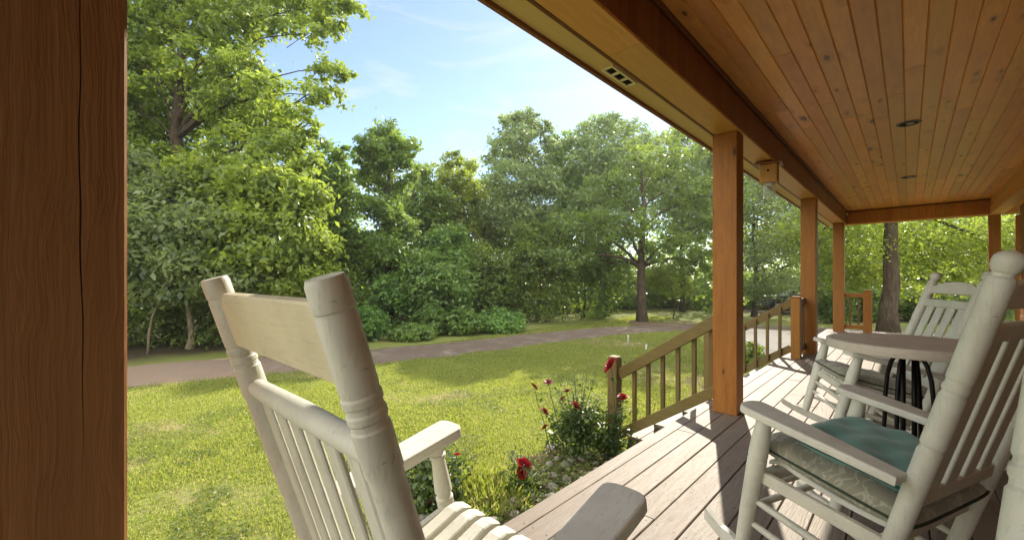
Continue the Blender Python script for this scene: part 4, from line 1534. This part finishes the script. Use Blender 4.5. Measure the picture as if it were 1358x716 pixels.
thicket(980, 30, 345, 80, 'far screen of leaves seen over the far stair railing', 'leaf_mid', 14000, .20, 77, 12)
thicket(500, 23, 300, 60, 'screen of leaves behind the vine wrapped tree', 'leaf_mid', 14000, .18, 78, 12)
thicket(452, 17.5, 290, 60, 'tall dark shrub under the loose green tree', 'leaf_dark', 14000, .14, 71, 10, group=VG)
o0 = at(893, 20.5)
bl = [lb(885, 365, 20.5, 26, 13), lb(905, 350, 20.5, 22, 12), lb(868, 375, 20.3, 18, 9), lb(895, 382, 20.2, 22, 9)]
tree('sapling', 'sunlit yellow green sapling right of the oak trunk', 'tree', tuple(o0), .6, 2, 1, 5000, .10, 'leaf_gold', 81, .04, blobs=bl, limbs=4)
# far right, seen past the porch
o0 = at(1000, 21.5)
bl = [lb(1010, 270, 20, 40, 30), lb(1045, 310, 19.5, 40, 30), lb(1000, 340, 19.8, 32, 22), lb(1030, 375, 19.5, 36, 16), lb(1075, 280, 20.5, 36, 36), lb(1085, 345, 20, 30, 26), lb(1010, 215, 20.5, 44, 34), lb(1000, 385, 20.5, 26, 12)]
tree('hanging_tree', 'pale leafed tree hanging low over the parked car', 'tree', tuple(o0), 2, 8, 3, 22000, .12, 'leaf_pale', 52, .13, blobs=bl, group=TG, limbs=8, spread=.24, shell=.3)
o0 = at(1178, 13.6)
bl = [lb(1130, 330, 14.5, 50, 26), lb(1210, 320, 14.8, 46, 28), lb(1250, 350, 14.6, 50, 22), lb(1110, 370, 15, 40, 16), lb(1180, 250, 14, 120, 50), lb(1290, 310, 14.6, 60, 40), lb(1350, 330, 14.2, 60, 40), lb(1155, 365, 15.2, 34, 14),
      lb(1225, 385, 15.2, 40, 14), lb(1080, 310, 15, 50, 40), lb(1300, 370, 14.8, 46, 18)]
tree('trunk_tree', 'big tree with thick brown trunk standing right behind the end of the porch', 'tree', tuple(o0), 3, 9, 3, 26000, .12, 'leaf_gold', 53, .27, blobs=bl, group=TG, limbs=4, spread=.20, shell=.3, limb0=.62, per=34)
for (u, dd, vt_, ru, lab, sd_) in ((1110, 24, 262, 70, 'bright tree behind the far corner post', 91), (1240, 25, 268, 80, 'bright tree behind the backrest of the farther chair', 92), (1345, 23, 260, 70, 'tree at the far right behind the slim porch posts', 93)):
    ftree(u, dd, vt_, ru, lab, 'leaf_mid', 14000, .19, sd_, 'oval', .2)
thicket(996, 9.6, 448, 22, 'light green weedy shrub behind the far stair railing', 'leaf_gold', 2600, .06, 98, 6, 'weedy_shrub')
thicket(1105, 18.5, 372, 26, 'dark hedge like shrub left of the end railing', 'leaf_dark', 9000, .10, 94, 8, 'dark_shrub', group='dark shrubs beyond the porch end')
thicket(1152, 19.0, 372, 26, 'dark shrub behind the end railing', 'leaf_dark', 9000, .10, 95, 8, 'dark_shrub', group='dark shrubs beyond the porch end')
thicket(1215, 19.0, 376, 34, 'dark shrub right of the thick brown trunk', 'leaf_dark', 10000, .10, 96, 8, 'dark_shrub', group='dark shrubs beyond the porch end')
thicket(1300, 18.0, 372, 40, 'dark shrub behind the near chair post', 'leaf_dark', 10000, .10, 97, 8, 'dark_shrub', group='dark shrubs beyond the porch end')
# the woods beyond, one mass
B = []
r = random.Random(4)
for i in range(110):
    u = -250 + 1700 * (i + r.random()) / 110
    dd = r.uniform(27, 46)
    p = at(u, dd)
    hgt = r.uniform(4.5, 9.5) * (0.72 if 560 < u < 660 else 1.0)
    k = r.uniform(1.6, 2.8)
    B.append((p.x, p.y, GROUND + hgt * .55, k, k, hgt * .30))
    B.append((p.x + r.uniform(-3, 3), p.y + r.uniform(-3, 3), GROUND + 1.1, 2.6, 2.6, 1.3))
    B.append((p.x + r.uniform(-1, 1), p.y + r.uniform(-1, 1), GROUND + hgt * .2, k * 1.2, k * 1.2, hgt * .24))
    B.append((p.x + r.uniform(-1, 1), p.y + r.uniform(-1, 1), GROUND + hgt * .85, k * .7, k * .7, hgt * .16))
g = np.random.default_rng(9)
P, out = crown_points(B, 100000, g, 24, .22, .5)
wd = link('distant_woods', leaf_mesh('distant_woods', P, out, .34, M['leaf_mid'], g))
tag(wd, kind='stuff')

# =============================================================== GRASS
g = np.random.default_rng(77)
N = 1300000
px_ = g.uniform(-10.4, -1.40, N)
py_ = g.uniform(-2.5, 21.0, N)
dcam = np.hypot(px_, py_)
# keep to the lawn: not on the driveway, gravel or steps
L2 = line[:, :2]
xr = np.interp(py_, L2[:150, 1], L2[:150, 0])
hwid = np.interp(py_, L2[:150, 1], line[:150, 2]) / 2
on_road = np.abs(px_ - xr) < hwid * (0.90 + .14 * (g.random(N) - .5) + .12 * np.sin(py_ * 3.1) * np.cos(py_ * 7.7))
beyond = px_ < xr - hwid - .9 - .5 * np.sin(py_)
ok = ~on_road
ok &= ~(beyond & (py_ < 11.0))
ok &= ~((px_ > -2.3) & (py_ > 4.1) & (py_ < 7.1))
xp = np.interp(py_, pad[:, 1], pad[:, 0])
ok &= ~((py_ > 11) & (np.abs(px_ - xp) < np.interp(py_, pad[:, 1], pad[:, 2]) / 2))
ok &= ~((px_ > -1.95) & (py_ < 4.0) & (g.random(N) < .85))
bare = fnoise(px_ * 1.6, py_ * 1.6, 12) + .6 * fnoise(px_ * 4.5, py_ * 4.5, 13)
near_w = np.clip((7.5 - dcam) / 4, 0, 1)
pk = np.clip(1.0 - (bare - .16) * 2.2 * (0.30 + .70 * near_w), .05, 1)
ok &= g.random(N) < np.minimum(1, (5.2 / np.maximum(dcam, .5)) ** 1.1) * pk
px_, py_, dcam, bare = px_[ok], py_[ok], dcam[ok], bare[ok]
n = len(px_)
tuft = np.clip(.55 + .75 * fnoise(px_ * 3.2, py_ * 3.2, 21), .3, 1.5)
hgt = (.010 + .020 * g.random(n)) * (.7 + .6 * tuft) * (1 + .03 * dcam)
wid = (.0026 + .0022 * g.random(n)) * (1 + .09 * dcam)
an = g.random(n) * 2 * PI
ln = g.random(n) * .9 * hgt
la = g.random(n) * 2 * PI
z0 = ground_h(px_, py_)
V = np.empty((n, 4, 3), np.float32)
V[:, 0] = np.stack([px_ - np.cos(an) * wid, py_ - np.sin(an) * wid, z0 - .004], 1)
V[:, 1] = np.stack([px_ + np.cos(an) * wid, py_ + np.sin(an) * wid, z0 - .004], 1)
mx_, my_ = px_ + np.cos(la) * ln * .35, py_ + np.sin(la) * ln * .35
V[:, 2] = np.stack([mx_ + np.cos(an) * wid * .7, my_ + np.sin(an) * wid * .7, z0 + hgt * .62], 1)
V[:, 3] = np.stack([px_ + np.cos(la) * ln, py_ + np.sin(la) * ln, z0 + hgt], 1)
# small creeping clumps of broader leaves
t = NT('lawn_grass_blades')
geo = t.n('ShaderNodeNewGeometry')
tcn = t.n('ShaderNodeTexCoord')
rnd = geo.outputs['Random Per Island']
big = t.noise(tcn.outputs['Object'], .8, 4, .6)
c1 = t.ramp(rnd, [(0, (.075, .112, .022)), (.45, (.160, .215, .042)), (.76, (.235, .275, .065)), (.88, (.38, .345, .16)), (1, (.48, .41, .25))])
c = t.mix(t.math('MULTIPLY', t.math('SUBTRACT', big, .40), 2.5, True), c1, (.235, .250, .060))
p = t.bsdf(c, .55, .3)
tr = t.n('ShaderNodeBsdfTranslucent')
t.l(t.ramp(rnd, [(0, (.30, .40, .045)), (.7, (.52, .56, .085)), (1, (.60, .52, .22))]), tr.inputs[0])
mxs = t.n('ShaderNodeMixShader')
mxs.inputs[0].default_value = .5
t.l(p.outputs[0], mxs.inputs[1])
t.l(tr.outputs[0], mxs.inputs[2])
M['grass'] = t.done(mxs)
gr = link('grass', mesh_np('grass', V.reshape(-1, 3), np.arange(n * 4).reshape(n, 4), M['grass']))
tag(gr, kind='stuff')
g = np.random.default_rng(31)
NW = 260000
wx, wy = g.uniform(-8.8, -1.5, NW), g.uniform(-1.5, 13.0, NW)
dw = np.hypot(wx, wy)
pt = fnoise(wx * 2.1, wy * 2.1, 41) + .7 * fnoise(wx * 6, wy * 6, 42)
kp = (pt > .28) & (g.random(NW) < np.minimum(1, (4.5 / np.maximum(dw, 1)) ** 1.3))
kp &= ~((wx > -2.3) & (wy > 4.1) & (wy < 7.1))
xr2 = np.interp(wy, L2[:150, 1], L2[:150, 0]) + np.interp(wy, L2[:150, 1], line[:150, 2]) / 2
kp &= wx > xr2 + .1
wx, wy, dw = wx[kp], wy[kp], dw[kp]
Cw = np.stack([wx, wy, ground_h(wx, wy) + .012 + .02 * g.random(len(wx))], 1)
M['weed'] = leaf('lawn_weed_leaves', (.075, .125, .025), (.20, .25, .06), (.36, .46, .08), .4)
wds = link('lawn_weeds', leaf_mesh('lawn_weeds', Cw, np.tile([0, 0, 1.0], (len(wx), 1)), .022, M['weed'], g, aspect=.75, up=1.2, droop=0))
tag(wds, kind='stuff')


# =============================================================== FLOWER BED
def bloom_mesh(rad, seed):
    """a loose rosette of cupped petals"""
    r = random.Random(seed)
    bmm = bmesh.new()
    for ring, (np_, tilt, rr_) in enumerate(((4, 78, .45), (5, 58, .70), (6, 36, .92), (7, 12, 1.0))):
        for k in range(np_):
            a = 2 * PI * k / np_ + ring * .6 + r.uniform(-.15, .15)
            tl = R(tilt + r.uniform(-10, 10))
            L = rad * rr_ * r.uniform(.9, 1.1)
            w_ = rad * (.34 + .12 * ring)
            rows = []
            for i in range(4):
                u = i / 3
                hw_ = w_ * (.45, .95, 1.0, .55)[i]
                rad_ = rad * .10 + L * u * math.cos(tl) * (1 + .25 * u)
                z = L * u * math.sin(tl) + (.12 * rad if i == 3 and tilt < 40 else 0) * -1
                row = []
                for j in (-1, 0, 1):
                    x_ = rad_ - abs(j) * .06 * rad
                    y_ = j * hw_
                    row.append(bmm.verts.new((x_ * math.cos(a) - y_ * math.sin(a), x_ * math.sin(a) + y_ * math.cos(a), z + abs(j) * .10 * rad)))
                rows.append(row)
            for i in range(3):
                for j in range(2):
                    f = bmm.faces.new((rows[i][j], rows[i][j + 1], rows[i + 1][j + 1], rows[i + 1][j]))
                    f.smooth = True
    me = bpy.data.meshes.new('bloom')
    bmm.to_mesh(me)
    bmm.free()
    return me


BL = [bloom_mesh(.055, k) for k in range(3)]
for k, b_ in enumerate(BL):
    b_.materials.append(M['rose'])
BLF = bloom_mesh(.05, 9)
BLF.materials.append(M['rose_faded'])


def rose_bush(u, d, label, lobes_, nl, blooms, seed, lsz=.045, mat='leaf_rose', sprigs=14, name='rose_bush', tall=.62):
    o0 = at(u, d)
    root = thing(name, label, 'rose bush', tuple(o0), 0, 'rose bushes in the flower bed')
    g = np.random.default_rng(seed)
    r = random.Random(seed)
    C, out = crown_points(lobes_, nl, g, 12, .28, .25)
    stems = MB()
    extraP = []
    for (bu, bv, bd, s_, kind) in blooms:
        p = at(bu, bd)
        q = Vector((p.x - o0.x, p.y - o0.y, hz(bv, bd) - GROUND))
        base = Vector((q.x * .45 + r.uniform(-.06, .06), q.y * .45 + r.uniform(-.06, .06), 0))
        pts = [base.lerp(q, t_) + Vector((r.uniform(-1, 1), r.uniform(-1, 1), 0)) * .02 * math.sin(t_ * PI) for t_ in (0, .25, .5, .75, .93, 1)]
        pts[0].z = -.03
        stems.tube(pts, [.006, .0055, .005, .0042, .0035, .003], 6)
        for _ in range(16):
            t_ = r.uniform(.25, .95)
            c = base.lerp(q, t_)
            extraP.append((c.x + r.gauss(0, .045), c.y + r.gauss(0, .045), c.z + r.gauss(0, .03)))
        b_ = link('bloom', BLF if kind == 'faded' else BL[r.randrange(3)], None, root)
        b_.location = q
        b_.rotation_euler = (r.uniform(-.6, .6) + .5, r.uniform(-.6, .6) - .2, r.uniform(0, 6))
        b_.scale = (s_, s_, s_)
        if kind == 'faded':
            b_['label'] = 'faded brownish rose head'
    for _ in range(sprigs):
        a, h_ = r.uniform(0, 2 * PI), r.uniform(.25, tall)
        q = Vector((math.cos(a) * r.uniform(.05, .34), math.sin(a) * r.uniform(.05, .34), h_))
        pts = [Vector((q.x * .3 * t_ + q.x * .7 * t_ * t_, q.y * .3 * t_ + q.y * .7 * t_ * t_, q.z * t_)) for t_ in (0, .3, .6, 1)]
        stems.tube(pts, [.005, .0045, .004, .002], 5)
        for _ in range(14):
            t_ = r.uniform(.3, 1)
            extraP.append((q.x * t_ ** 1.5 + r.gauss(0, .035), q.y * t_ ** 1.5 + r.gauss(0, .035), q.z * t_ + r.gauss(0, .03)))
    E_ = np.array(extraP)
    C = np.concatenate([C, E_])
    out = np.concatenate([out, unit(np.random.default_rng(1).normal(size=E_.shape))])
    kp = C[:, 2] > .01
    stems.build('stem', M['greenstem'], root)
    link('foliage', leaf_mesh('foliage', C[kp], out[kp], lsz, M[mat], g, aspect=.62, up=.8, droop=.3), None, root)
    return root


rose_bush(768, 4.58, 'dark leafy rose bush with red blooms at the foot of the near stair railing',
          [(0, 0, .20, .34, .26, .17), (-.12, .05, .30, .22, .2, .14), (.18, -.02, .26, .22, .2, .16), (.05, .1, .40, .2, .2, .12)], 2600,
          [(722, 546, 4.5, .9, ''), (763, 538, 4.5, 1.0, ''), (723, 567, 4.4, .7, ''), (708, 513, 4.6, .9, 'faded'), (727, 507, 4.6, .8, 'faded'), (752, 519, 4.7, .9, 'faded'), (746, 529, 4.6, .7, 'faded')], 5, sprigs=34, tall=.98)
rose_bush(815, 4.40, 'two tall rose stems with red blooms in front of the lower newel post',
          [(0, 0, .14, .16, .16, .12), (.02, 0, .45, .08, .08, .2)], 420,
          [(811, 485, 4.32, 1.45, ''), (826, 527, 4.36, .95, '')], 6, sprigs=6)
rose_bush(694, 3.72, 'low rose plant with one red bloom beside the stones',
          [(0, 0, .10, .16, .16, .10), (-.12, .05, .10, .16, .16, .10)], 380, [(695, 616, 3.66, 1.0, ''), (691, 627, 3.66, .8, '')], 7, sprigs=5)
rose_bush(572, 3.55, 'rose bush with dark red young leaves behind the left armrest',
          [(0, 0, .20, .30, .26, .18), (-.22, .1, .26, .22, .2, .16), (.14, 0, .14, .2, .2, .12)], 2000,
          [(606, 603, 3.6, .5, ''), (584, 640, 3.4, .45, 'faded'), (571, 667, 3.3, .5, 'faded')], 8, sprigs=16)
# clumps of longer grass between the roses and the chair
o0 = at(716, 4.0)
g = np.random.default_rng(15)
q_ = g.normal(size=(1500, 2)) * np.array([.20, .62])
Cg = np.stack([-2.5 + q_[:, 0], 2.95 + q_[:, 1], GROUND + .015 + .06 * g.random(1500) ** 2], 1)
gc_ = link('ground_cover', leaf_mesh('ground_cover', Cg, np.tile([0, 0, 1.0], (1500, 1)), .034, M['weed'], g, aspect=.7, up=.9, droop=0))
tag(gc_, kind='stuff')
o0 = at(640, 3.75)
g = np.random.default_rng(5)
n = 2600
a_ = g.random(n) * 2 * PI
q_ = .42 * np.sqrt(g.random(n))
bx, by = q_ * np.cos(a_) * 1.2, q_ * np.sin(a_)
hh = (.10 + .13 * g.random(n)) * (1 - .5 * q_ / .42)
la, ln, an = g.random(n) * 2 * PI, g.random(n) * .09, g.random(n) * 2 * PI
wd_ = .0035
V = np.empty((n, 4, 3), np.float32)
V[:, 0] = np.stack([bx - np.cos(an) * wd_, by - np.sin(an) * wd_, np.zeros(n) - .01], 1)
V[:, 1] = np.stack([bx + np.cos(an) * wd_, by + np.sin(an) * wd_, np.zeros(n) - .01], 1)
V[:, 2] = np.stack([bx + np.cos(la) * ln * .4 + np.cos(an) * wd_ * .8, by + np.sin(la) * ln * .4 + np.sin(an) * wd_ * .8, hh * .65], 1)
V[:, 3] = np.stack([bx + np.cos(la) * ln, by + np.sin(la) * ln, hh], 1)
tuf = link('grass_clump', mesh_np('grass_clump', V.reshape(-1, 3), np.arange(n * 4).reshape(n, 4), M['grass']), None, None, (o0.x, o0.y, GROUND))
tag(tuf, 'taller dark green grass clump between the armrest and the border stones', 'grass clump')

# border stones along the bed
t = NT('pale_field_stone')
tcn = t.n('ShaderNodeTexCoord')
oi = t.n('ShaderNodeObjectInfo')
n1 = t.noise(tcn.outputs['Object'], 22, 6, .65)
c = t.mix(n1, (.16, .14, .11), (.42, .38, .32))
hv = t.n('ShaderNodeHueSaturation')
t.l(c, hv.inputs['Color'])
t.l(t.math('ADD', .7, t.math('MULTIPLY', oi.outputs['Random'], .6)), hv.inputs['Value'])
M['stone'] = t.done(t.bsdf(hv.outputs[0], .85, .25, n1, .6, .01))
stones = []
for k in range(5):
    bmm = bmesh.new()
    bmesh.ops.create_icosphere(bmm, subdivisions=3, radius=1)
    r = random.Random(100 + k)
    dirs = [(Vector((r.gauss(0, 1), r.gauss(0, 1), r.gauss(0, 1))).normalized(), r.uniform(.55, .9)) for _ in range(9)]
    for v_ in bmm.verts:
        c0 = v_.co.copy()
        for dv, lim in dirs:
            dd_ = v_.co.dot(dv)
            if dd_ > lim:
                v_.co -= dv * (dd_ - lim) * .85
        v_.co *= 1 + .05 * math.sin(c0.x * 5 + k) * math.cos(c0.y * 6)
        v_.co.z *= .62
    for f in bmm.faces:
        f.smooth = True
    me = bpy.data.meshes.new('border_stone')
    bmm.to_mesh(me)
    bmm.free()
    me.materials.append(M['stone'])
    stones.append(me)
r = random.Random(14)
placed = []
for k in range(400):
    y_ = r.uniform(1.9, 4.0)
    x_ = -2.52 + r.gauss(0, .20) - .10 * math.sin(y_ * 3)
    if x_ > -2.05 or x_ < -3.0:
        continue
    s_ = r.uniform(.035, .085)
    if any((x_ - a) ** 2 + (y_ - b) ** 2 < (c_ + s_) ** 2 * .72 for a, b, c_ in placed):
        continue
    placed.append((x_, y_, s_))
    if len(placed) > 56:
        break
for k, (x_, y_, s_) in enumerate(placed):
    st_ = link('border_stone', stones[k % 5], None, None, (x_, y_, GROUND + s_ * .22), r.uniform(0, 6))
    st_.scale = (s_, s_ * r.uniform(.75, 1.1), s_)
    tag(st_, 'small pale rounded stone in the border beside the porch', 'stone', 'border stones along the flower bed')
t = NT('bare_bed_soil')
tcn = t.n('ShaderNodeTexCoord')
n1 = t.noise(tcn.outputs['Object'], 30, 6, .7)
soil = t.done(t.bsdf(t.mix(n1, (.07, .05, .03), (.20, .15, .10)), .95, .1, n1, .8, .03))
bed = smooth_line([(-2.25, -1.0, .6), (-2.2, 1.0, .8), (-2.3, 2.4, 1.1), (-2.4, 3.4, 1.2), (-2.35, 4.0, .8)], 60)
tag(strip('flower_bed', bed, 7, .012, soil, .18, 6), kind='structure')
mul = smooth_line([(at(838, 18.6).x, at(838, 18.6).y, .7), (at(858, 18.0).x, at(858, 18.0).y, 1.7), (at(885, 17.4).x, at(885, 17.4).y, 1.2), (at(905, 17.2).x, at(905, 17.2).y, .5)], 40)
tag(strip('mulch', mul, 7, .10, soil, .15, 7), kind='structure')

# white stakes in the lawn
for u_, d_, h_, lab in ((833, 11.9, .33, 'taller white plastic stake in the lawn by the driveway'), (857, 11.5, .13, 'short white plastic stake in the lawn, right of the taller one')):
    p = at(u_, d_)
    mb = MB()
    mb.lathe((0, 0, -.05), (0, 0, h_), [(0, .022), (.9, .022), (.93, .027), (.985, .027), (1, .02)], 16)
    tag(mb.build('marker_stake', M['whiteplastic'], None, (p.x, p.y, GROUND)), lab, 'stake', 'white stakes in the lawn')

# =============================================================== PARKED CAR
M['carpaint'] = plain('dark_grey_car_paint', (.035, .037, .042), .25, .6)
M['carglass'] = plain('dark_car_glass', (.02, .025, .03), .08, .8)
M['tyre'] = plain('black_tyre_rubber', (.015, .015, .015), .8, .2)
M['rim'] = plain('grey_alloy_rim', (.35, .35, .36), .35, .5, .8)
M['lamp_red'] = plain('red_tail_lamp', (.30, .01, .01), .2)
M['lamp_white'] = plain('clear_head_lamp', (.6, .6, .58), .15)
M['chrome'] = plain('dull_chrome', (.5, .5, .5), .25, .5, .9)
p = at(1066, 23.5)
car = thing('parked_car', 'dark grey parked car half hidden behind the far railing and low branches', 'car', (p.x, p.y, GROUND + .045), R(22))
mb = MB()
side = [(-2.2, .42), (-2.25, .75), (-2.15, .95), (-.95, 1.02), (2.05, 1.02), (2.22, .92), (2.25, .42)]
arch = []
for cx_, in ((1.38,), (-1.38,)):
    arch += [(cx_ + .40 * math.cos(a), .34 + .40 * math.sin(a)) for a in np.linspace(0.1, PI - .1, 11)]
out = side + [(1.80, .30)] + arch[:11] + [(.95, .26), (-.95, .26)] + arch[11:] + [(-1.80, .30)]
M4 = Matrix(((1, 0, 0, 0), (0, 0, 1, 0), (0, 1, 0, 0), (0, 0, 0, 1)))
mb.prism(out, -.88, .88, M4, .06, 3)
cab = [(-1.05, 1.0), (-.35, 1.58), (-.15, 1.64), (1.45, 1.64), (1.62, 1.58), (2.02, 1.0)]
mb.prism(cab, -.76, .76, M4, .07, 3)
mb.build('body', M['carpaint'], car)
for sgn in (-1, 1):
    for poly in ([(-.80, 1.06), (-.28, 1.52), (.28, 1.54), (.28, 1.06)], [(.36, 1.06), (.36, 1.54), (1.10, 1.54), (1.10, 1.06)], [(1.18, 1.06), (1.18, 1.54), (1.48, 1.52), (1.78, 1.06)]):
        mb = MB()
        mb.prism(poly, sgn * .757, sgn * .766, M4)
        mb.build('window', M['carglass'], car)
    for cx_ in (-1.38, 1.38):
        mb = MB()
        mb.lathe((cx_, sgn * .66, .33), (cx_, sgn * .88, .33), [(0, .28), (.08, .325), (.9, .325), (1, .28)], 28)
        wl = mb.build('wheel', M['tyre'], car)
        mb = MB()
        mb.lathe((cx_, sgn * .878, .33), (cx_, sgn * .892, .33), [(0, .21), (.6, .20), (1, .06)], 20)
        mb.build('rim', M['rim'], wl)
    mb = MB()
    mb.box((-2.2, sgn * .66, .78), (.10, .34, .15), None, .03)
    mb.build('headlight', M['lamp_white'], car)
    mb = MB()
    mb.box((2.2, sgn * .74, .80), (.10, .20, .20), None, .03)
    mb.build('tail_light', M['lamp_red'], car)
    mb = MB()
    mb.box((-.72, sgn * .92, 1.06), (.12, .16, .12), None, .03)
    mb.build('mirror', M['carpaint'], car)
for sx_ in (-2.23, 2.23):
    mb = MB()
    mb.box((sx_, 0, .50), (.12, 1.6, .16), None, .04)
    mb.build('bumper', M['chrome'], car)

# =============================================================== AIR
t = NT('thin_bright_air')
pv = t.n('ShaderNodeVolumePrincipled')
pv.inputs['Color'].default_value = (.95, .95, .90, 1)
pv.inputs['Density'].default_value = .0008
pv.inputs['Anisotropy'].default_value = .5
t.l(pv.outputs[0], t.out.inputs['Volume'])
mb = MB()
mb.box((0, 0, 7), (640, 640, 18.4))
hz_o = mb.build('haze', t.m)
tag(hz_o, kind='stuff')
